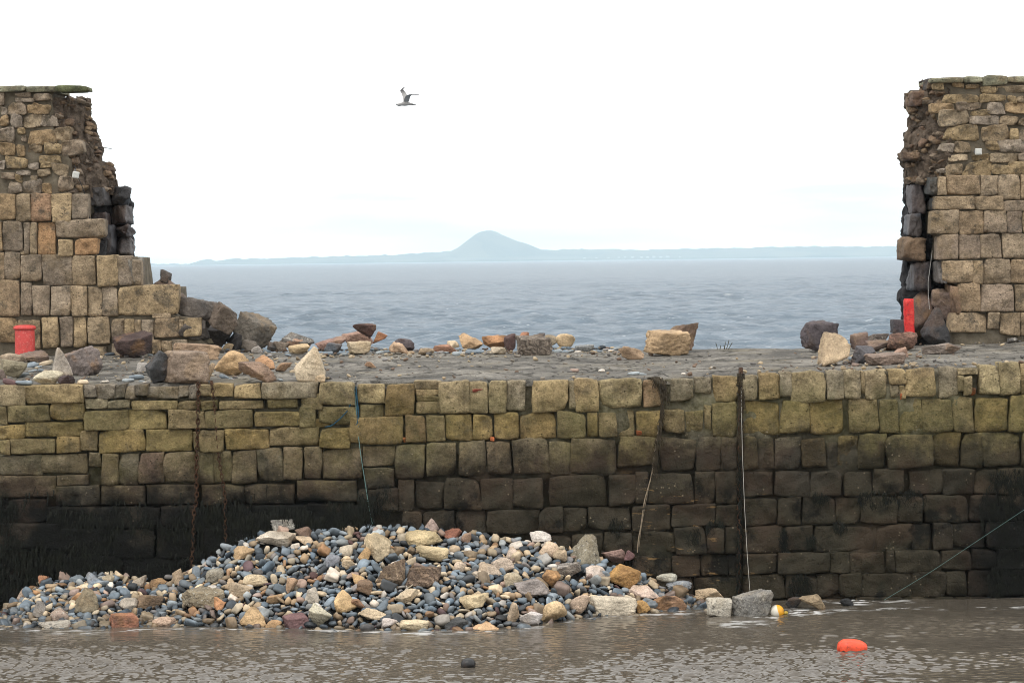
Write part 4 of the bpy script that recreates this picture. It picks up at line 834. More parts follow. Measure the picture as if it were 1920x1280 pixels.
# ------------------------------------------------------------------ heap of rubble and shingle below the quay
MY = (-4.2, -0.12)
HEAP_ROCKS = [
 ((478,994,556,1029),'ang','s',(206,190,166),(0.4,0.1,0.2),'stone_slab','broad pale slab near the left crest of the heap'),
 ((502,972,554,996),'block','g',(136,132,122),(0,-0.18,0.2),'stone_slab','grey slab lying highest against the black weed'),
 ((552,986,584,1010),'ang','s',(146,116,94),(0,0.3,0),'boulder','brown stone right of the broad pale slab'),
 ((552,1004,588,1024),'ang','s',(204,176,138),(0,0.1,0.2),'boulder','tan flat stone touching the broad pale slab on the right'),
 ((437,1022,478,1049),'ang','s',(198,162,112),(0,0.1,0.2),'boulder','tan angular stone on the left shoulder of the heap'),
 ((385,1065,420,1092),'round','g',(168,158,136),(0,0.1,0),'boulder','round grey-tan boulder above the big speckled block'),
 ((454,1075,504,1100),'round','s',(212,188,146),(0,0.12,0),'boulder','long cream boulder in the left middle of the heap'),
 ((427,1090,476,1120),'round','s',(182,158,124),(0,0,0.2),'boulder','tan boulder with a dark hollow, right of the speckled block'),
 ((337,1100,424,1143),'block','g',(150,134,104),(0.1,0.05,0.2),'stone_block','big speckled block low on the left of the heap'),
 ((401,1118,424,1147),'ang','r',(202,140,84),(0,0.3,0),'boulder','orange stone at the corner of the speckled block'),
 ((449,1137,501,1174),'round','s',(200,162,108),(0,0.3,0.2),'boulder','orange-tan humped boulder at the waterline'),
 ((497,1161,529,1179),'round','s',(200,154,98),(0,0.2,0),'boulder','small orange stone between humped and purple boulders'),
 ((528,1149,584,1180),'block','d',(118,84,82),(0,-0.15,0.2),'boulder','purple-maroon block at the waterline'),
 ((577,1130,624,1176),'ang','g',(188,178,148),(0.3,0.3,0.3),'boulder','pale crystalline block at the waterline right of the purple one'),
 ((626,1106,670,1151),'round','s',(204,166,108),(0,-0.5,0.2),'boulder','tan kidney-shaped boulder above the pale crystalline block'),
 ((571,1100,599,1137),'round','s',(204,190,168),(0,-0.5,0),'boulder','pale bottle-shaped stone above the pale crystalline block'),
 ((535,1081,559,1113),'ang','s',(172,136,100),(0,0.4,0),'boulder','rusty tan upright stone in the left middle of the heap'),
 ((610,1038,639,1063),'round','s',(138,140,146),(0,0.1,0),'boulder','grey boulder left of the large cream triangular one'),
 ((499,1113,530,1131),'round','s',(210,166,112),(0,0,0),'boulder','orange-cream stone above the humped boulder'),
 ((683,996,734,1052),'ang','s',(214,190,146),(0.2,0.35,0.2),'boulder','large cream triangular boulder near the crest'),
 ((760,992,831,1026),'round','s',(196,172,122),(0.1,-0.28,0.1),'boulder','long tan boulder below the pink pointed stone'),
 ((779,1020,842,1052),'round','s',(202,178,130),(0,0.1,0.1),'boulder','tan humped boulder below the long tan one'),
 ((793,969,825,996),'spire','s',(176,150,136),(0,0,0.2),'boulder','pink-grey pointed stone at the top of the heap'),
 ((826,990,866,1011),'ang','r',(150,92,66),(0,0.1,0.1),'stone_slab','red-brown slab right of the pink pointed stone'),
 ((864,997,884,1021),'round','s',(168,132,106),(0,0.2,0),'boulder','brown stone below the right end of the red-brown slab'),
 ((706,1047,761,1099),'ang','b',(186,156,122),(0.2,0.3,0.3),'boulder','striped brown angular rock in the middle of the heap'),
 ((759,1061,829,1100),'block','b',(156,128,102),(0,0.05,0.2),'stone_block','striped block with a dark hollow right of the striped rock'),
 ((671,1025,696,1054),'round','s',(206,162,100),(0,0.5,0),'boulder','orange-tan oval stone left of the cream triangular boulder'),
 ((636,1020,664,1044),'round','s',(212,194,164),(0,-0.2,0),'boulder','pale cream stone left of the orange-tan oval'),
 ((640,1047,669,1067),'round','s',(208,182,142),(0,0.1,0),'boulder','cream stone below the pale cream one'),
 ((659,1073,685,1098),'round','s',(196,156,98),(0,0,0),'boulder','orange round stone above the pitted brown one'),
 ((668,1086,700,1118),'ang','s',(150,118,86),(0,0.2,0),'boulder','pitted brown stone above the flat cream slab'),
 ((674,1137,727,1164),'ang','s',(210,184,144),(0,0.15,0.2),'stone_slab','flat cream slab low in the middle of the heap'),
 ((715,1158,746,1179),'round','s',(208,194,184),(0,0,0),'boulder','whitish stone at the waterline below the flat cream slab'),
 ((656,1121,693,1149),'ang','r',(158,116,84),(0,0,0.2),'boulder','rough brown stone left of the flat cream slab'),
 ((748,1161,808,1186),'round','s',(212,190,148),(0,0.03,0),'boulder','broad cream boulder lapped by the water'),
 ((860,1112,917,1143),'ang','s',(210,186,138),(0,0.2,0.2),'stone_slab','flat cream slab overhanging dark cobbles'),
 ((896,1054,941,1079),'round','s',(206,182,154),(0,0.1,0),'boulder','cream boulder in the right middle of the heap'),
 ((944,1072,983,1101),'round','s',(216,196,158),(0,0,0),'boulder','rounded cream boulder right of the pink-cream ones'),
 ((884,1070,920,1088),'ang','s',(200,180,152),(0,0.2,0),'boulder','flattish cream stone below the cream boulder'),
 ((918,1043,965,1074),'ang','s',(190,168,144),(0,0.5,0.2),'boulder','long grey-cream stone sloping down to the right'),
 ((848,1052,875,1074),'round','s',(208,182,152),(0,0.2,0),'boulder','small cream stone left of the cream boulder'),
 ((948,1024,971,1048),'round','s',(210,184,158),(0,0,0),'boulder','round pinkish stone below the right crest'),
 ((738,1102,786,1132),'ang','s',(198,176,140),(0,0.6,0),'boulder','narrow cream stone sloping across the lower heap'),
 ((877,1165,937,1186),'ang','r',(204,162,112),(0,0,0.2),'boulder','orange-cream stone half under the water'),
 ((833,1157,880,1179),'ang','d',(92,92,90),(0,-0.15,0.2),'stone_slab','dark flat slab at the waterline'),
 ((974,1146,1018,1175),'ang','s',(204,194,186),(0,0.2,0.2),'boulder','white angular stone at the waterline'),
 ((950,1128,974,1168),'round','s',(206,178,142),(0,0.4,0),'boulder','tan oval stone left of the white angular one'),
 ((993,994,1034,1016),'ang','s',(216,204,190),(0,0.2,0.2),'boulder','white stone on the right crest of the heap'),
 ((1009,1014,1048,1047),'round','s',(206,176,142),(0,0.1,0),'boulder','round tan boulder below the white crest stone'),
 ((1036,1030,1064,1056),'round','s',(204,176,136),(0,0,0),'boulder','tan cobble behind the round tan boulder'),
 ((1066,1001,1128,1062),'spire','g',(140,130,106),(0.1,0.1,0.75),'stone_block','large pointed grey block at the right of the crest'),
 ((1127,1028,1176,1058),'ang','s',(150,118,104),(0,-0.3,0.2),'boulder','pink-brown stone right of the large pointed block'),
 ((1170,1030,1190,1050),'round','s',(148,106,104),(0,0,0),'boulder','small maroon stone at the right end of the pink-brown one'),
 ((1137,1056,1203,1105),'block','r',(204,152,70),(0.2,0.5,0.3),'stone_block','large orange-yellow block on the right slope'),
 ((1097,1060,1142,1088),'round','s',(214,194,176),(0,0.15,0),'boulder','pale pinkish boulder left of the orange-yellow block'),
 ((1034,1053,1090,1082),'ang','b',(200,188,174),(0,0.2,0.2),'boulder','white-topped dark stone below the large pointed block'),
 ((1016,1067,1052,1104),'ang','r',(200,148,86),(0,0.6,0),'boulder','orange stone leaning left of the grey slab'),
 ((962,1084,1031,1121),'block','s',(158,146,138),(0,-0.3,0.2),'stone_slab','grey slab in the lower right of the heap'),
 ((1009,1126,1064,1173),'round','s',(204,172,122),(0,0.1,0.2),'boulder','big tan boulder at the waterline'),
 ((1103,1116,1195,1158),'block','s',(206,190,162),(0.05,0.06,0.15),'stone_block','big pale flat-faced block at the waterline'),
 ((1066,1113,1107,1151),'round','s',(202,172,142),(0,0.55,0),'boulder','cream oval stone left of the big pale block'),
 ((1171,1096,1236,1124),'ang','s',(206,178,156),(0,0.1,0.2),'stone_slab','pink-cream slab above the yellow stone'),
 ((1217,1113,1288,1148),'ang','r',(188,142,102),(0.2,0.3,0.2),'boulder','orange-brown boulder right of the yellow stone'),
 ((1193,1124,1220,1155),'ang','r',(212,160,78),(0,0.4,0),'boulder','yellow stone between the pale block and orange-brown boulder'),
 ((1230,1074,1270,1091),'peb','s',(196,192,172),(0,0.02,0),'boulder','pale oval stone topmost at the right foot of the heap'),
 ((1243,1087,1298,1107),'peb','g',(150,154,158),(0,-0.1,0),'boulder','banded grey oval stone below the pale oval'),
 ((1298,1102,1361,1137),'ang','s',(206,176,134),(0.2,-0.1,0.2),'boulder','tan angular boulder left of the whitish block'),
 ((1324,1119,1373,1160),'block','g',(190,180,160),(0,0.03,0.1),'stone_block','whitish block with orange edge beside the grey boulder'),
 ((1369,1104,1450,1160),'block','g',(134,130,122),(0.1,-0.12,0.5),'boulder','large grey boulder next to the white and yellow float'),
 ((1497,1112,1548,1148),'ang','r',(160,136,100),(0.2,0.3,0),'boulder','wet tan rock washed by foam right of the float'),
 ((1472,1118,1504,1144),'ang','d',(60,58,56),(0.2,0.3,0),'boulder','wet black rock between the float and the wet tan rock'),
 ((1574,1121,1602,1140),'round','d',(52,52,52),(0,0,0),'boulder','small black rock in the foam near the wall'),
 ((137,1101,185,1149),'spire','s',(136,122,94),(0,0,0.4),'boulder','olive-brown pyramid stone in the left mound'),
 ((200,1149,262,1182),'block','r',(176,112,78),(0,0.05,0.2),'stone_slab','rusty orange slab at the left waterline'),
 ((93,1139,130,1165),'round','g',(172,146,126),(0,-0.2,0),'boulder','pinkish tan boulder low in the left mound'),
 ((250,1113,308,1145),'block','s',(134,108,80),(0,0.3,0.2),'stone_slab','long brown slab right of the olive-brown pyramid'),
 ((221,1119,258,1146),'ang','s',(176,162,142),(0,0.2,0.2),'boulder','grey-tan angular stone left of the long brown slab'),
 ((247,1077,275,1103),'ang','s',(178,160,136),(0,0.5,0),'boulder','pale triangular stone on the right of the left mound'),
 ((160,1072,193,1101),'round','s',(124,138,150),(0,0.2,0),'boulder','blue-grey heart-shaped stone atop the left mound'),
 ((188,1076,216,1095),'round','s',(200,180,144),(0,0.1,0),'boulder','cream stone right of the blue-grey heart'),
 ((286,1156,331,1178),'ang','s',(198,164,134),(0,-0.2,0.2),'boulder','peach flat stone at the waterline below the speckled block'),
 ((62,1124,86,1161),'ang','s',(142,134,124),(0,0.3,0),'boulder','grey-brown upright stone in the left mound'),
 ((70,1162,134,1184),'round','g',(158,148,132),(0,0,0),'boulder','wet speckled stone at the left waterline'),
 ((31,1103,51,1124),'round','s',(176,152,132),(0,0.3,0),'boulder','pinkish stone on the left flank of the left mound'),
 ((71,1077,93,1096),'round','r',(178,118,80),(0,0,0),'boulder','rusty orange stone on the crest of the left mound'),
 ((147,1160,179,1178),'peb','d',(84,96,102),(0,0.2,0),'boulder','dark blue-grey oval at the left waterline'),
 ((276,1082,322,1102),'ang','r',(186,144,92),(0,-0.2,0),'boulder','orange slab fragment between the two mounds'),
 ((323,1064,345,1098),'ang','s',(186,160,128),(0,-0.2,0),'boulder','tan upright stone between the two mounds'),
]
foot = []
for i, (bx, kd, mt, cl, rot, nm, lb) in enumerate(HEAP_ROCKS):
    x0, y0, x1, y1 = bx
    Yo = None
    if bx[0] >= 1290: Yo = Pz((x0 + x1) / 2, y1 - 4, 0.0)[1]
    o = add_rock(nm, kd, ROCKM[mt], col(*cl, 1.0), bx, mound_z, MY, lb, 'slab' if nm == 'stone_slab' else 'stone block' if nm == 'stone_block' else 'boulder',
                 'stones in the heap below the quay', rot, 400 + i, 5 if (x1 - x0) > 38 else 4, 0.75, 0.36, 0.05, Yo); o['kind'] = 'thing'
    foot.append((o.location.x, o.location.y, o.dimensions.x / 2, o.dimensions.y / 2))

# ------------------------------------------------------------------ shingle
def build_mound():
    xs = np.linspace(-9.5, 6.2, 220); ts = np.linspace(0, 1, 40)
    X, T = np.meshgrid(xs, ts); Y = 0.12 + (MF(X) - 0.7 - 0.12) * T
    Z = mound_z(X, Y) - 0.06 + 0.05 * fbm(np.stack([X * 3, Y * 3, 0 * X], -1), 3, 4)
    o = fast_mesh('gravel', np.stack([X, Y, Z], -1).reshape(-1, 3), grid_faces(220, 40)[:, ::-1], m_plain('shingle_bed', (0.008, 0.008, 0.008), (0.035, 0.033, 0.03), 9, 40, 0.9, 0.8)); tag(o, 'dark gravel bed under the stone heap', kind='stuff')
build_mound()
PAL = [((128, 137, 143), .22, 'blue-grey'), ((104, 114, 121), .22, 'blue-grey'), ((148, 154, 155), .1, 'blue-grey'), ((70, 76, 81), .12, 'dark'), ((132, 128, 125), .05, 'grey'), ((194, 176, 148), .16, 'cream'), ((166, 144, 116), .12, 'tan'), ((156, 134, 120), .045, 'pinkish'), ((156, 122, 90), .03, 'orange'), ((102, 78, 76), .018, 'maroon'), ((206, 196, 182), .025, 'pale')]
_pc = np.cumsum([p[1] for p in PAL]); _pc = _pc / _pc[-1]
WORD = {'blue-grey': 'smooth blue-grey cobble', 'dark': 'smooth dark slate-coloured cobble', 'grey': 'smooth purplish grey cobble', 'cream': 'cream sandstone cobble', 'tan': 'tan sandstone cobble', 'pinkish': 'pinkish brown cobble', 'orange': 'rusty orange cobble', 'maroon': 'maroon cobble', 'pale': 'pale off-white cobble'}
PEB = []
for k in range(30):      # 0-17 sea-worn ovals, 18-29 broken angular pieces
    rs_ = np.random.RandomState(900 + k); kd_ = 'peb' if k < 18 else ('ang' if k % 2 else 'block')
    d = (1.0, rs_.uniform(0.55, 0.88), rs_.uniform(0.26, 0.52)) if k < 18 else (1.0, rs_.uniform(0.6, 0.9), rs_.uniform(0.32, 0.7))
    v, f = rock_verts(kd_, d, (0, 0, 0), 900 + k, 3, 0.05 if k < 18 else 0.08); v /= np.abs(v[:, 0]).max()
    me = bpy.data.meshes.new('cobble'); me.from_pydata(v.tolist(), [], f.tolist()); me.shade_smooth(); me.materials.append(M_COB)
    v2, f2 = rock_verts(kd_, d, (0, 0, 0), 900 + k, 2, 0.04 if k < 18 else 0.07); v2 /= np.abs(v2[:, 0]).max()
    PEB.append((me, v2, f2, d))
def shape_for(wd, rs):
    ang = 0.72 if wd in ('cream', 'tan', 'orange', 'pinkish', 'pale') else 0.2
    return rs.randint(18, 30) if rs.rand() < ang else rs.randint(18)
_pb = np.cumsum([.16, .18, .08, .12, .05, .17, .11, .04, .03, .015, .045]); _pb = _pb / _pb[-1]
def pick(rs, big=False):
    i = int(np.searchsorted(_pb if big else _pc, rs.rand())); c, _, wd = PAL[min(i, len(PAL) - 1)]
    j = rs.uniform(0.8, 1.2); h = rs.uniform(-4, 4); return tuple(max(8, min(255, v * j + q * h)) for v, q in zip(c, (-1, 0, 1))), wd
def cobble(loc, size, rot, rs, where, group, shape=None, colr=None, wd=None):
    me = PEB[rs.randint(18) if shape is None else shape][0]
    o = bpy.data.objects.new('cobble', me); COLL.objects.link(o); o.location = loc; o.scale = (size,) * 3; o.rotation_euler = rot
    if colr is None: colr, wd = pick(rs)
    o.color = col(*colr, 0.86); tag(o, ('angular ' if (shape or 0) >= 18 else '') + WORD[wd].replace('smooth ', '' if (shape or 0) >= 18 else 'smooth ') + where, 'cobble', group); return o
def shingle():
    rs = np.random.RandomState(77)
    big, small = [], []
    x_lo, x_hi = P(-30, 1100, -1)[0], P(1330, 1100, -1)[0]
    def blocked(x, y, k):
        for (fx, fy, rx, ry) in foot:
            if ((x - fx) / (rx * k)) ** 2 + ((y - fy) / (ry * k)) ** 2 < 1: return True
        return False
    pts = []
    tries = 0
    cell = {}
    def free(x, y, r, q):
        ci, cj = int(x // 0.3), int(y // 0.3)
        for a in (-1, 0, 1):
            for b in (-1, 0, 1):
                for (px, py, pr) in cell.get((ci + a, cj + b), ()):
                    if (px - x) ** 2 + (py - y) ** 2 < ((pr + r) * q) ** 2: return False
        return True
    for target, lo, hi, q in ((270, 0.092, 0.14, 0.8), (1300, 0.064, 0.09, 0.7), (1900, 0.042, 0.064, 0.66), (1000, 0.024, 0.042, 0.55)):
        got = 0; tries = 0
        while got < target and tries < target * 25:
            tries += 1
            x = rs.uniform(x_lo, x_hi); yf = MF(x); t = rs.rand(); y = -0.02 + (yf - 0.12) * t
            if MT(x) < 0.02 and t < 0.2: continue
            r = rs.uniform(lo, hi)
            if blocked(x, y, 0.92) or not free(x, y, r * 0.85, q): continue
            cell.setdefault((int(x // 0.3), int(y // 0.3)), []).append((x, y, r * 0.85)); got += 1
            pts.append((x, y, r, lo))
    for (x, y, r, lo) in pts:
        c, wd = pick(rs, lo > 0.09); sh = shape_for(wd, rs); d = PEB[sh][3]
        z = mound_z(x, y) + r * d[2] * rs.uniform(0.35, 1.15) - (0.03 if lo < 0.05 else 0)
        rot = (rs.normal(0.4, 0.5), rs.normal(0, 0.5), rs.uniform(0, 6.28))
        (big if lo > 0.09 else small).append((x, y, z, r, rot, sh, c, wd))
    for (x, y, z, r, rot, sh, c, wd) in big:
        px, py = to_px((x, y, z)); t = y / min(MF(x), -0.3)
        where = ' near the crest' if t < 0.34 else ' halfway down' if t < 0.7 else ' close to the water'
        part = 'on the small left mound' if px < 300 else 'on the left shoulder of the heap' if px < 480 else 'left of the heap centre' if px < 680 else 'in the heap centre' if px < 860 else 'right of the heap centre' if px < 1040 else 'on the right slope of the heap' if px < 1190 else 'at the right foot of the heap'
        cobble((x, y, z), r, rot, rs, where + ' ' + part, 'cobbles of the heap', sh, c, wd)
    V, F, C = [], [], []; off = 0
    for (x, y, z, r, rot, sh, c, wd) in small:
        v, f = PEB[sh][1], PEB[sh][2]; R = np.array(Euler(rot).to_matrix())
        V.append(v @ R.T * r + np.array([x, y, z])); F.append(f + off); off += len(v)
        C.append(np.tile(np.array(col(*c, 0.84)), (len(v), 1)))
    o = fast_mesh('shingle', np.vstack(V), np.vstack(F), M_COBS); C = np.vstack(C).astype(np.float32)
    a = o.data.color_attributes.new('col', 'FLOAT_COLOR', 'POINT'); a.data.foreach_set('color', C.ravel())
    tag(o, 'smaller grey and tan beach cobbles covering the heap', kind='stuff')
shingle()

def deck_cobbles():
    rs = np.random.RandomState(21)
    spec = [ # px, py(base), width px, colour index
     (43,724,34,0),(43,706,26,2),(60,698,20,2),(64,684,18,0),(72,690,16,2),(56,690,24,0),(78,697,14,0),(17,724,32,9),(155,721,22,5),(90,700,20,6),(84,684,30,5),(196,718,16,10),(240,716,24,2),(255,712,30,0),(265,716,14,2),(272,718,10,10),(420,710,20,0),(432,711,8,2),(437,712,10,4),(398,706,9,5),(388,716,12,1),
     (345,662,22,3),(330,667,14,0),(298,662,12,1),(205,667,20,3),(180,672,26,5),(282,668,12,2),(400,640,16,1),(430,630,18,0),(424,636,16,3),(444,660,18,6),(450,664,12,0),(458,656,16,1),(466,662,10,10),(500,662,16,1),(496,656,14,2),(505,668,12,4),(540,667,14,0),(600,668,12,5),(615,666,20,0),(640,665,18,1),(646,666,14,2),(700,640,16,2),(692,645,14,0),(706,650,16,1),(714,656,16,0),(722,650,14,2),(700,658,20,1),(712,664,18,2),(726,662,14,0),(733,660,14,1),(690,652,12,10),(720,640,12,0),
     (770,664,16,6),(779,660,14,4),(792,664,12,5),(826,663,14,4),(836,662,12,2),(844,661,12,9),(857,666,20,2),(868,664,12,10),(882,664,22,0),(899,662,20,1),(880,652,18,1),(914,663,16,5),(957,664,12,6),(1042,652,20,0),(1046,662,18,2),(1056,654,18,1),(1060,662,14,0),(1068,650,16,1),(1070,660,16,2),(1084,662,14,10),(1116,655,16,1),(1122,660,14,0),(1128,650,18,3),(1136,657,12,4),(1147,659,14,10),(1157,656,16,2),(1160,650,10,0),
     (1077,697,18,7),(1128,697,13,10),(1188,704,24,2),(1206,704,14,2),(1282,702,9,10),(1600,676,18,0),(1612,679,16,2),(1604,686,16,7),(1626,683,10,10),(1335,690,10,10),(722,676,12,4),(567,716,12,5),(526,714,12,2),(548,712,8,4)]
    for (px, py, wp, ci) in spec:
        p = hit(px, py, deck_z, *DY); r = wp / 2 * (p[1] - CAM[1]) / FPX; sh = rs.randint(18)
        c, _, wd = PAL[ci]; j = rs.uniform(0.9, 1.12)
        if px < 480: where = ' among the stones at the far left of the deck' if px < 120 else ' left of the big edge block on the deck' if px < 300 else ' behind or beside the big edge block on the deck' if px < 402 else ' near the orange-tan boulder on the deck'
        elif py < 672 and px < 1200: where = ' below the tilted dark cube' if px < 560 else ' at the left foot of the middle rubble' if px < 660 else ' in the right half of the middle rubble' if px < 750 else ' between the two far-edge rubble groups' if px < 850 else ' under the orange boulders on the far edge' if px < 966 else ' just right of the striped block' if px < 1075 else ' at the right end of the far-edge cobbles'
        else: where = ' lying loose on the open deck' if px < 1250 else ' by the right rubble group on the deck'
        cobble((p[0], p[1] + r * 0.5, deck_z(p[0], p[1]) + r * PEB[sh][3][2] * 0.75), r, (rs.normal(0, .15), rs.normal(0, .15), rs.uniform(-.5, .5)), rs, where, 'cobbles on the quay deck', sh, tuple(v * j for v in c), wd)
deck_cobbles()
def chips():
    rs = np.random.RandomState(31); V, F, C = [], [], []; off = 0
    zones = [(0, 300, 640, 716, 420), (300, 620, 640, 712, 420), (580, 1180, 650, 672, 420), (1500, 1740, 640, 690, 240), (1780, 1930, 634, 650, 60), (620, 1920, 664, 712, 330), (330, 480, 600, 662, 160)]
    for (xa, xb, ya, yb, k) in zones:
        for _ in range(k):
            p = hit(rs.uniform(xa, xb), rs.uniform(ya, yb), deck_z, *DY, 30); r = 0.012 + 0.05 * rs.rand() ** 3; sh = rs.randint(30)
            v, f = PEB[sh][1], PEB[sh][2]; M = np.array(Euler((rs.normal(0, .3), rs.normal(0, .3), rs.uniform(0, 6.28))).to_matrix())
            V.append(v @ M.T * r + np.array([p[0], p[1], deck_z(p[0], p[1]) + r * 0.3 + 0.01])); F.append(f + off); off += len(v)
            c = [(150, 132, 106), (124, 116, 104), (104, 100, 96), (168, 150, 122), (110, 90, 74)][rs.randint(5)]; C.append(np.tile(np.array(col(*c, 0.95)), (len(v), 1)))
    o = fast_mesh('rubble_chips', np.vstack(V), np.vstack(F), M_COBS)
    a = o.data.color_attributes.new('col', 'FLOAT_COLOR', 'POINT'); a.data.foreach_set('color', np.vstack(C).astype(np.float32).ravel())
    tag(o, 'small stone chips strewn over the quay deck', kind='stuff')
chips()

# ------------------------------------------------------------------ tubes, chains, ropes, weed
def tube_geo(pts, rad, n=6):
    pts = np.array(pts, float); V, F = [], []
    up = np.array([0.13, 0.9, 0.21])
    for i, p in enumerate(pts):
        t = pts[min(i + 1, len(pts) - 1)] - pts[max(i - 1, 0)]; t /= np.linalg.norm(t) + 1e-9
        a = np.cross(t, up); a /= np.linalg.norm(a) + 1e-9; b = np.cross(t, a)
        r = rad[i] if hasattr(rad, '__len__') else rad
        for k in range(n):
            th = 2 * math.pi * k / n; V.append(p + r * (a * math.cos(th) + b * math.sin(th)))
    for i in range(len(pts) - 1):
        for k in range(n): F.append((i * n + k, i * n + (k + 1) % n, (i + 1) * n + (k + 1) % n, (i + 1) * n + k))
    return np.array(V), F
def tube(name, pts, rad, mat, n=6, parent=None):
    V, F = tube_geo(pts, rad, n); return mesh_obj(name, V, F, mat, parent)
def smooth_path(pts, m=12):
    pts = np.array(pts, float); d = np.r_[0, np.cumsum(np.linalg.norm(np.diff(pts, axis=0), axis=1))]
    t = np.linspace(0, d[-1], m * (len(pts) - 1) + 1); q = np.stack([np.interp(t, d, pts[:, k]) for k in range(3)], 1)
    for _ in range(3): q[1:-1] = (q[:-2] + 2 * q[1:-1] + q[2:]) / 4
    return q
M_IRON = m_plain('rusty_iron', (0.025, 0.018, 0.014), (0.11, 0.055, 0.03), 12, 60, 0.6, 0.8)
M_WEED = m_plain('black_seaweed', (0.002, 0.0025, 0.002), (0.010, 0.011, 0.006), 6, 40, 0.3, 0.6)
M_WEEDB = m_plain('brown_seaweed', (0.012, 0.009, 0.006), (0.06, 0.045, 0.025), 8, 40, 0.3, 0.5)

def chain(path, pitch, r, wire, label):
    q = smooth_path(path, 20); d = np.r_[0, np.cumsum(np.linalg.norm(np.diff(q, axis=0), axis=1))]
    V, F = [], []; off = 0; k = 0; s = 0.0
    while s < d[-1] - pitch:
        c = np.array([np.interp(s + pitch / 2, d, q[:, j]) for j in range(3)]); e = np.array([np.interp(min(s + pitch, d[-1]), d, q[:, j]) for j in range(3)])
        t = e - c; t /= np.linalg.norm(t); side = np.array([1.0, 0, 0]) if k % 2 == 0 else np.array([0, 1.0, 0]); side = side - t * (side @ t); side /= np.linalg.norm(side)
        L = pitch * 0.72; ring = []
        for a in np.linspace(0, 2 * math.pi, 11)[:-1]: ring.append(c + t * L * math.cos(a) + side * r * math.sin(a))
        ring.append(ring[0]); ring.append(ring[1])
        v, f = tube_geo(ring, wire, 5); V.append(v); F += [tuple(x + off for x in y) for y in f]; off += len(v); s += pitch; k += 1
    o = mesh_obj('iron_chain', np.vstack(V), F, M_IRON); tag(o, label, 'chain', 'chains hanging down the quay wall'); return o
YW = -0.09
chain([P(371, 716, 0.25), P(372, 721, -0.1)] + [P(x, y, YW) for x, y in ((372, 735), (371, 800), (369, 850), (368, 900), (369, 930), (364, 960), (363, 1000), (360, 1040), (358, 1065))], 0.075, 0.028, 0.010, 'rusty chain hanging from under the big block, left of the two')
chain([P(396, 714, 0.25), P(397, 720, -0.1)] + [P(x, y, YW) for x, y in ((400, 740), (404, 780), (407, 830), (412, 870), (418, 905), (423, 935), (421, 960), (422, 1000), (424, 1020))], 0.07, 0.024, 0.008, 'rusty chain hanging from under the big block, right of the two')
chain([P(1389, 690, 0.5), P(1389, 699, -0.08)] + [P(x, y, YW) for x, y in ((1389, 720), (1388, 800), (1387, 900), (1386, 1000), (1385, 1100), (1384, 1120))], 0.08, 0.03, 0.011, 'weed-covered chain hanging straight down the right part of the quay wall')

def rope_mat(name, c0, c1): return m_plain(name, c0, c1, 20, 80, 0.5, 0.8)
M_BLUE = rope_mat('blue_rope', (0.01, 0.04, 0.075), (0.04, 0.12, 0.17)); M_TEAL = rope_mat('teal_rope', (0.10, 0.2, 0.19), (0.22, 0.34, 0.31))
M_PALE = rope_mat('pale_line', (0.5, 0.47, 0.42), (0.7, 0.67, 0.6)); M_TAN = rope_mat('frayed_rope', (0.2, 0.15, 0.1), (0.4, 0.33, 0.24))
r = empty('blue_rope', P(662, 720, -0.1)); tag(r, 'frayed blue rope looped over the coping and trailing to the heap', 'rope')
def child_tube(name, px_pts, rad, mat, parent, Y=YW, n=6):
    pts = [P(x, y, Y) if len(t) == 0 else P(x, y, t[0]) for (x, y, *t) in px_pts]
    o = tube(name, smooth_path(pts, 8), rad, mat, n); o.parent = parent; o.matrix_parent_inverse = Matrix.Translation(-Vector(parent.location)); return o
child_tube('hanging_strand', [(659, 716, 0.3), (662, 719, -0.06), (666, 740), (668, 770), (670, 800), (676, 850), (684, 900), (690, 940), (697, 976), (699, 985)], 0.006, M_TEAL, r)
child_tube('loop', [(664, 730), (660, 752), (650, 772), (636, 786), (622, 798), (610, 800)], 0.009, M_BLUE, r)
child_tube('loop', [(666, 735), (672, 765), (673, 790), (664, 800), (655, 806)], 0.009, M_BLUE, r)
child_tube('loop', [(667, 724), (670, 750), (669, 780), (672, 800)], 0.010, M_BLUE, r)
r = empty('frayed_rope', P(1240, 715, -0.1)); tag(r, 'old frayed rope with a seaweed-clogged top, hanging mid wall', 'rope')
child_tube('hanging_strand', [(1236, 706, 0.3), (1243, 714, -0.08), (1243, 740), (1238, 790), (1230, 830), (1226, 860), (1222, 890), (1217, 908), (1209, 935), (1205, 960), (1202, 985), (1197, 1010), (1195, 1035)], 0.009, M_TAN, r)
child_tube('hanging_strand', [(1218, 906), (1214, 925), (1209, 950), (1202, 990), (1198, 1025)], 0.0035, M_TAN, r)
o = tube('mooring_line', smooth_path([P(1391, 696, 0.2), P(1390, 702, -0.12), P(1390, 760, -0.14), P(1392, 850, -0.2), P(1396, 950, -0.3), P(1401, 1040, -0.4), P(1406, 1106, -0.5)], 8), 0.0038, M_PALE, 5); tag(o, 'thin pale line running down beside the weedy chain to the grey boulder', 'line')
o = tube('mooring_line', smooth_path([P(1658, 1124, -0.2), P(1740, 1075, -0.5), P(1830, 1015, -0.9), P(1925, 952, -1.3), P(2030, 880, -1.8)], 8), 0.0032, M_TEAL, 5); tag(o, 'thin green line slanting up out of the water to the right', 'line')

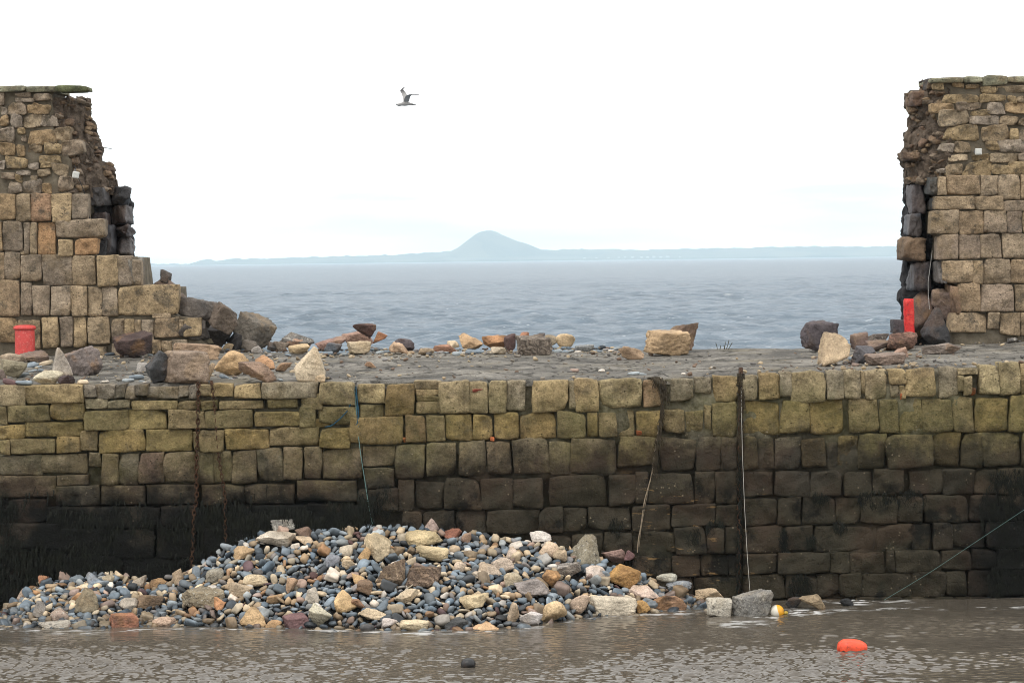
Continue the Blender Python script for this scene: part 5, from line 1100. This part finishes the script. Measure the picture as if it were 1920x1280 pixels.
def ribbons(name, items, mat, label, seed=1):
    rs = np.random.RandomState(seed); V, F = [], []
    for (p, L, wd, outw) in items:
        ph = rs.uniform(0, 6.28); lean = rs.normal(0, 0.16); b = len(V); m = 5
        for k in range(m):
            t = k / (m - 1); cx = p[0] + lean * L * t + 0.03 * math.sin(ph + t * 5) * t; cy = p[1] - outw * math.sin(t * 2.2) - 0.01; cz = p[2] - L * t
            ww = wd * (1 - 0.75 * t) * 0.5; a = ph
            V.append((cx - ww, cy - 0.3 * ww * math.sin(a), cz)); V.append((cx + ww, cy + 0.3 * ww * math.sin(a), cz))
        for k in range(m - 1): F.append((b + 2 * k, b + 2 * k + 1, b + 2 * k + 3, b + 2 * k + 2))
    o = fast_mesh(name, np.array(V), np.array(F), mat); tag(o, label, 'seaweed', kind='stuff'); return o
rs = np.random.RandomState(4); items = []
for _ in range(5200):
    px = rs.uniform(-40, 700); top = np.interp(px, [-40, 60, 150, 250, 400, 550, 700], [930, 935, 950, 955, 945, 945, 935]) + rs.normal(0, 12)
    bot = np.interp(px, [-40, 0, 60, 200, 290, 400, 480, 700], [1140, 1130, 1090, 1060, 1075, 1030, 1000, 978])
    py = rs.uniform(top, bot)
    if 225 < px < 345 and 985 < py < 1100 and rs.rand() < 0.85: continue
    if N1(px / 60, py / 45, 0, 3) < -0.28: continue
    items.append((P(px, py, -0.05), rs.uniform(0.08, 0.3), rs.uniform(0.010, 0.032), rs.uniform(0.0, 0.07)))
ribbons('seaweed', items, M_WEED, 'black seaweed coating the lower left of the quay wall', 2)
items = []
for (cx, cy, rx, ry, nn_) in ((1895, 960, 60, 70, 700), (1640, 932, 36, 14, 160), (1705, 930, 30, 16, 140), (1868, 1090, 18, 30, 160), (1500, 1100, 22, 30, 200), (1905, 895, 50, 18, 200), (1468, 1003, 9, 16, 60), (1340, 985, 18, 14, 90), (1540, 930, 18, 12, 80), (1470, 1030, 9, 16, 50), (1520, 1010, 9, 12, 50), (1300, 1000, 12, 20, 60), (1905, 1060, 40, 50, 300), (1155, 985, 14, 16, 60), (720, 935, 20, 30, 140), (1575, 985, 14, 10, 50)):
    for _ in range(nn_):
        a, q = rs.uniform(0, 6.28), math.sqrt(rs.rand()); items.append((P(cx + rx * q * math.cos(a), cy + ry * q * math.sin(a), -0.05), rs.uniform(0.05, 0.17), rs.uniform(0.007, 0.018), rs.uniform(0, 0.035)))
ribbons('seaweed', items, M_WEED, 'scattered black seaweed tufts on the right of the quay wall', 3)
def clump(pxs, n, label, mat, Ls, spread, seed):
    rr = np.random.RandomState(seed); it = []
    for _ in range(n):
        k = rr.randint(len(pxs) - 1); t = rr.rand(); x = pxs[k][0] + (pxs[k + 1][0] - pxs[k][0]) * t; y = pxs[k][1] + (pxs[k + 1][1] - pxs[k][1]) * t
        Yc = pxs[k][2] + (pxs[k + 1][2] - pxs[k][2]) * t
        it.append((P(x + rr.normal(0, spread), y, Yc), rr.uniform(*Ls), rr.uniform(0.008, 0.022), rr.uniform(0, 0.06)))
    o = ribbons('seaweed_clump', it, mat, label, seed); return o
clump([(1217, 707, 0.15), (1232, 706, -0.02), (1242, 716, -0.1), (1246, 740, -0.1)], 260, 'clump of dark dried seaweed draped over the coping on the frayed rope', M_WEEDB, (0.05, 0.2), 3.5, 5)
clump([(1242, 730, -0.1), (1240, 780, -0.1), (1232, 830, -0.1), (1226, 880, -0.1)], 170, 'brown seaweed strung along the frayed rope', M_WEEDB, (0.08, 0.25), 2.0, 8)
clump([(1386, 700, 0.0), (1390, 700, -0.09), (1389, 760, -0.1), (1388, 860, -0.1)], 330, 'dark seaweed wrapped around the straight chain', M_WEEDB, (0.06, 0.22), 2.4, 6)
clump([(1388, 850, -0.1), (1386, 980, -0.1), (1384, 1110, -0.1)], 220, 'dark seaweed strung along the lower straight chain', M_WEED, (0.06, 0.18), 2.0, 7)

# ------------------------------------------------------------------ harbour furniture
def lathe(name, prof, mat, n=28, parent=None, loc=None, jit=0.0):
    V, F = [], []
    for (r, z) in prof:
        for k in range(n):
            a = 2 * math.pi * k / n; V.append((r * math.cos(a), r * math.sin(a), z))
    m = len(prof)
    for i in range(m - 1):
        for k in range(n): F.append((i * n + k, i * n + (k + 1) % n, (i + 1) * n + (k + 1) % n, (i + 1) * n + k))
    F.append(tuple(range(n - 1, -1, -1))); F.append(tuple((m - 1) * n + k for k in range(n)))
    o = mesh_obj(name, V, F, mat, parent, True, loc); return o
M_RED = m_paint('faded_red_paint', (0.58, 0.065, 0.055), 0.6, (0.62, 0.2, 0.17), 0.55, (0.3, 0.05, 0.04))
M_RED2 = m_paint('bright_red_paint', (0.58, 0.02, 0.018), 0.6, (0.16, 0.02, 0.018), 0.9, (0.66, 0.07, 0.05))
p = P(47, 657, 6.3); zb = deck_z(p[0], 6.3) - 0.05
b = empty('bollard', (p[0], 6.3, zb)); tag(b, 'red painted iron bollard with flat cap in front of the left wall', 'bollard')
ht = P(47, 609, 6.3)[2] - zb
lathe('post', [(0.19, 0), (0.19, 0.05), (0.185, ht * 0.5), (0.182, ht - 0.10), (0.178, ht - 0.085)], M_RED, 32, b)
lathe('cap', [(0.175, ht - 0.09), (0.205, ht - 0.085), (0.212, ht - 0.06), (0.205, ht - 0.03), (0.16, ht - 0.008), (0.08, ht)], M_RED, 32, b)
def red_post():
    c0, c1 = P(1706, 632, 6.75), P(1703, 563, 6.75); w2 = 0.095
    V, F = [], []; n = 12; m = 16
    for i in range(m + 1):
        t = i / m; c = c0 + (c1 - c0) * t
        for k in range(n):
            a = 2 * math.pi * (k + 0.5) / n; q = max(abs(math.cos(a)), abs(math.sin(a))); rr_ = w2 / q * (1 - 0.08 * (q < 0.75)) * (1 + 0.16 * N1(k * 0.9, t * 9, 0, 6)) * (0.93 if i == m else 1)
            V.append((c[0] + rr_ * math.cos(a), c[1] + rr_ * math.sin(a) * 0.9, c[2] + (0.06 * N1(k * 0.7, 3, 0, 9) if i == m else 0)))
    for i in range(m):
        for k in range(n): F.append((i * n + k, i * n + (k + 1) % n, (i + 1) * n + (k + 1) % n, (i + 1) * n + k))
    F.append(tuple(m * n + k for k in range(n)))
    o = mesh_obj('post', V, F, M_RED2, None, True); o.name = 'marker_post'; tag(o, 'weathered bright red square post at the broken right wall end', 'post')
red_post()
M_WHITEP = m_paint('white_plastic', (0.55, 0.55, 0.51), 0.5, (0.5, 0.48, 0.42), 0.25, (0.45, 0.43, 0.36)); M_GREYP = m_paint('grey_metal', (0.16, 0.16, 0.16), 0.5, (0.1, 0.08, 0.06), 0.3)
def rbox(name, s, mat, parent, loc=(0, 0, 0), bev=0.012):
    bm = bmesh.new(); bmesh.ops.create_cube(bm, size=1.0); bmesh.ops.scale(bm, vec=s, verts=bm.verts)
    bmesh.ops.bevel(bm, geom=list(bm.edges), offset=bev, segments=2, affect='EDGES', profile=0.5)
    me = bpy.data.meshes.new(name); bm.to_mesh(me); bm.free(); me.materials.append(mat)
    o = bpy.data.objects.new(name, me); COLL.objects.link(o); o.parent = parent; o.location = loc; return o
M_CABLE = m_paint('black_cable', (0.02, 0.02, 0.02), 0.6, (0.04, 0.035, 0.03), 0.2)
l = empty('wall_lamp', P(1834.5, 284.5, YP - 0.09)); tag(l, 'small white lamp box fixed to the right wall', 'lamp')
h_ = rbox('housing', (0.125, 0.07, 0.12), M_WHITEP, l); rbox('bracket', (0.15, 0.02, 0.05), M_GREYP, l, (0, 0.05, 0.0), 0.004); rbox('lens', (0.095, 0.012, 0.09), M_WHITEP, h_, (0, -0.04, 0), 0.004)
l = empty('wall_lamp', P(142, 328, YP - 0.12)); l.rotation_euler = (0.05, 0.2, 0.1); tag(l, 'small white lamp box dangling by its cable from the left wall', 'lamp')
h_ = rbox('housing', (0.125, 0.07, 0.125), M_WHITEP, l); rbox('lens', (0.09, 0.012, 0.09), M_WHITEP, h_, (0, -0.04, 0), 0.004); rbox('cable_gland', (0.03, 0.03, 0.04), M_GREYP, l, (-0.03, 0.0, 0.075), 0.006)
o = tube('cable', smooth_path([P(139, 308, 7.2), P(142, 318, 6.92), P(143, 324, 6.9), P(149, 338, 6.9), P(155, 352, 6.95), P(160, 366, 7.0), P(168, 410, 7.1)], 8), 0.008, M_CABLE, 5); tag(o, 'black cable trailing down the broken left wall past the white box', 'cable')
o = tube('cable', smooth_path([P(183, 278, 7.7), P(192, 276, 7.6), P(201, 278, 7.5), P(209, 279, 7.4)], 6), 0.006, M_CABLE, 5); tag(o, 'thin wire sticking out of the broken left wall into the sky', 'cable')
o = tube('cable', smooth_path([P(1748, 470, 7.2), P(1744, 500, 7.2), P(1740, 530, 7.2), P(1741, 560, 7.15), P(1743, 580, 7.1)], 8), 0.007, m_paint('grey_cable', (0.3, 0.3, 0.28), 0.6), 5); tag(o, 'thin grey cable hanging in the blackened cavity of the right wall', 'cable')

def blob(name, center, dims, mat, p=2.4, seed=1, rough=0.02, rot=(0, 0, 0), level=4):
    u, f = ICO[level]; q = (np.abs(u) ** p).sum(1) ** (-1 / p); v = u * q[:, None] * np.array(dims) / 2
    v = v * (1 + rough * fbm(u * 2 + seed, seed, 3))[:, None]; v = v @ np.array(Euler(rot).to_matrix()).T
    o = fast_mesh(name, v, f, mat); o.location = center; return o
def m_twotone():
    n = NT('float_white_yellow'); t = n.n('ShaderNodeTexCoord'); x = n.n('ShaderNodeSeparateXYZ'); n.l(t.outputs['Object'], x.inputs[0])
    a = n.noise(t.outputs['Object'], 14, 4); k = n.rng(n.math('ADD', n.math('ADD', x.outputs[0], n.math('MULTIPLY', x.outputs[2], 0.25)), n.math('MULTIPLY', a, 0.03)), 0.018, 0.03)
    c = n.mix(k, V4(0.68, 0.64, 0.54), V4(0.78, 0.36, 0.02)); c = n.mix(n.rng(a, 0.58, 0.7, 0, 0.4), c, V4(0.2, 0.15, 0.08)); return n.fin(c, 0.45, None, 0.4)
c = Pz(1457, 1153, 0.0); r0 = 13 * (c[1] - CAM[1]) / FPX
f0 = empty('float', (c[0], c[1], 0.0)); tag(f0, 'white and yellow ball float beside the grey boulder', 'float')
o = blob('ball', (0, 0, r0 * 0.55), (2 * r0,) * 3, m_twotone(), 2.0, 3, 0.01); o.parent = f0
o = blob('eyelet', (r0 * 1.25, 0, r0 * 0.35), (r0 * 0.7, r0 * 0.5, r0 * 0.5), m_paint('weedy_yellow', (0.4, 0.28, 0.04), 0.6, (0.05, 0.04, 0.02), 0.8), 2.2, 5, 0.15); o.parent = f0
c = Pz(1599, 1222, 0.0); s = (c[1] - CAM[1]) / FPX
M_ORG = m_paint('orange_plastic', (0.8, 0.085, 0.03), 0.45, (0.2, 0.03, 0.02), 0.5, (0.5, 0.05, 0.025))
f1 = empty('float', (c[0], c[1], 0)); tag(f1, 'orange-red pillow-shaped float drifting in the harbour water', 'float')
o = blob('body', (0, 0, 0.05), (54 * s, 0.3, 0.26), M_ORG, 3.0, 8, 0.05, (0.1, 0.12, 0.15)); o.parent = f1
o = blob('collar', (-25 * s, -0.02, 0.085), (0.07, 0.15, 0.15), M_ORG, 2.4, 9, 0.05, (0, 0.2, 0)); o.parent = f1
o = blob('growth', (-0.02, -0.115, -0.005), (44 * s, 0.09, 0.075), M_WEEDB, 2.4, 12, 0.35, (0, 0.12, 0.15)); o.parent = f1
c = Pz(878, 1250, 0.0); s = (c[1] - CAM[1]) / FPX
o = blob('float', (c[0], c[1], 0.045), (28 * s, 27 * s, 22 * s), m_paint('black_rubber', (0.012, 0.012, 0.012), 0.35, (0.03, 0.03, 0.03), 0.2), 2.2, 6, 0.04); tag(o, 'black round float low in the water in the foreground', 'float')

# dry grass on the deck edge
V, F = [], []
for k, (x, dx, h) in enumerate(((1345, -3, 14), (1349, 2, 9), (1357, 3, 16), (1361, 6, 20), (1364, 9, 15), (1359, -2, 10))):
    a = P(x, 657, 7.05); b_ = P(x + dx, 657 - h, 7.0); v, f = tube_geo(smooth_path([a, (a + b_) / 2 + np.array([0.01, 0, 0.01]), b_], 4), 0.006, 4); F += [tuple(q + len(V) for q in ff) for ff in f]; V += list(v)
o = mesh_obj('grass_tuft', np.array(V), F, m_plain('dry_grass', (0.05, 0.045, 0.02), (0.12, 0.1, 0.05), 10, 40, 0.2)); tag(o, 'few dry grass stems on the far deck edge', 'grass', kind='stuff')

# ------------------------------------------------------------------ gull
def gull():
    g = P(761, 190, 36.0); s = 1.12 * (36.0 - CAM[1]) / FPX
    V, F = [], []
    def loft(secs):
        b = len(V); n = len(secs[0])
        for sct in secs: V.extend(sct)
        for i in range(len(secs) - 1):
            for k in range(n): F.append((b + i * n + k, b + i * n + (k + 1) % n, b + (i + 1) * n + (k + 1) % n, b + (i + 1) * n + k))
        F.append(tuple(b + k for k in range(n - 1, -1, -1))); F.append(tuple(b + (len(secs) - 1) * n + k for k in range(n)))
    body = [(-18.5, 4.9, .6, .6), (-16.5, 5.0, .9, .9), (-15.2, 5.6, 1.7, 1.7), (-13, 6.2, 2.5, 2.4), (-10.5, 5.9, 2.7, 2.6), (-7, 5.0, 3.2, 3.0), (-2, 4.2, 4.1, 4.2), (3, 4.3, 3.8, 3.7), (8, 5.2, 2.9, 2.3), (12, 5.7, 2.6, 1.3), (17.5, 6.0, 2.4, .55)]
    loft([[(x * s, ry * s * math.cos(a), (-z + 4.2 - 4 + 0) * s * 1.0 - 0 + rz * s * math.sin(a)) for a in np.linspace(0, 2 * math.pi, 11)[:-1]] for (x, z, ry, rz) in body])
    def wing(secs):
        loft([[(x0 * s, y * s, z * s), ((x0 * .6 + x1 * .4) * s, y * s, (z + th + .6) * s), (x1 * s, (y + dy) * s, (z + dz) * s), ((x0 * .6 + x1 * .4) * s, y * s, (z - th * .4 - .4) * s)] for (x0, x1, y, z, th, dy, dz) in secs])
    wing([(-5, 4, 2, -1, 1.5, 0, 0), (-5.5, 3.5, 7, 6, 1.2, 0, 0), (-8, 1.5, 12, 13, 1, 0, 1), (-10.8, -4, 17, 18, .9, 0, 2), (-8.5, -3.5, 24, 22, .7, 0, 1), (-3, -1.8, 34, 26, .5, 0, 0)])
    wing([(-4, 6, -2, -1, 1.5, 0, 0), (-2.5, 7.5, -8, 4, 1.2, 0, 0), (0, 9.5, -14, 8, 1, 0, -.4), (6, 12, -22, 9.6, .8, 0, -.5), (13, 17, -30, 9.0, .6, 0, -.3), (23.5, 24.5, -38, 8.2, .4, 0, 0)])
    n = NT('gull_plumage'); t = n.n('ShaderNodeTexCoord'); x = n.n('ShaderNodeSeparateXYZ'); n.l(t.outputs['Object'], x.inputs[0])
    a = n.noise(t.outputs['Object'], 18, 4)
    tip = n.math('MAXIMUM', n.rng(x.outputs[2], 0.22, 0.32), n.math('MAXIMUM', n.rng(x.outputs[0], 0.16, 0.2), n.rng(x.outputs[0], -0.265, -0.285)))
    k = n.mix(a, V4(0.2, 0.19, 0.18), V4(0.36, 0.35, 0.34)); k = n.mix(n.math('MULTIPLY', tip, 0.85), k, V4(0.03, 0.03, 0.03)); m = n.fin(k, 0.8)
    o = mesh_obj('gull', np.array(V), F, m); o.location = (g[0], g[1], g[2]); md = o.modifiers.new('join', 'REMESH'); md.mode = 'VOXEL'; md.voxel_size = 0.007; md.use_smooth_shade = True
    tag(o, 'grey gull flying left over the sea with one wing raised', 'bird')
gull()

# ------------------------------------------------------------------ the hazy air over the water
bm = bmesh.new(); bmesh.ops.create_cube(bm, size=1.0)
for v_ in bm.verts: v_.co = (v_.co.x * 2 * 9000, -170 + (v_.co.y + 0.5) * 17000, -6 + (v_.co.z + 0.5) * 198)
me = bpy.data.meshes.new('haze'); bm.to_mesh(me); bm.free()
hz = bpy.data.objects.new('haze', me); COLL.objects.link(hz); hz['kind'] = 'stuff'
hm = bpy.data.materials.new('hazy_air'); hm.use_nodes = True; hm.node_tree.nodes.clear()
ho = hm.node_tree.nodes.new('ShaderNodeOutputMaterial'); hv = hm.node_tree.nodes.new('ShaderNodeVolumePrincipled')
hv.inputs['Color'].default_value = (0.76, 0.92, 1.0, 1); hv.inputs['Density'].default_value = 0.85e-4; hv.inputs['Anisotropy'].default_value = 0.0
hm.node_tree.links.new(hv.outputs[0], ho.inputs['Volume']); me.materials.append(hm)
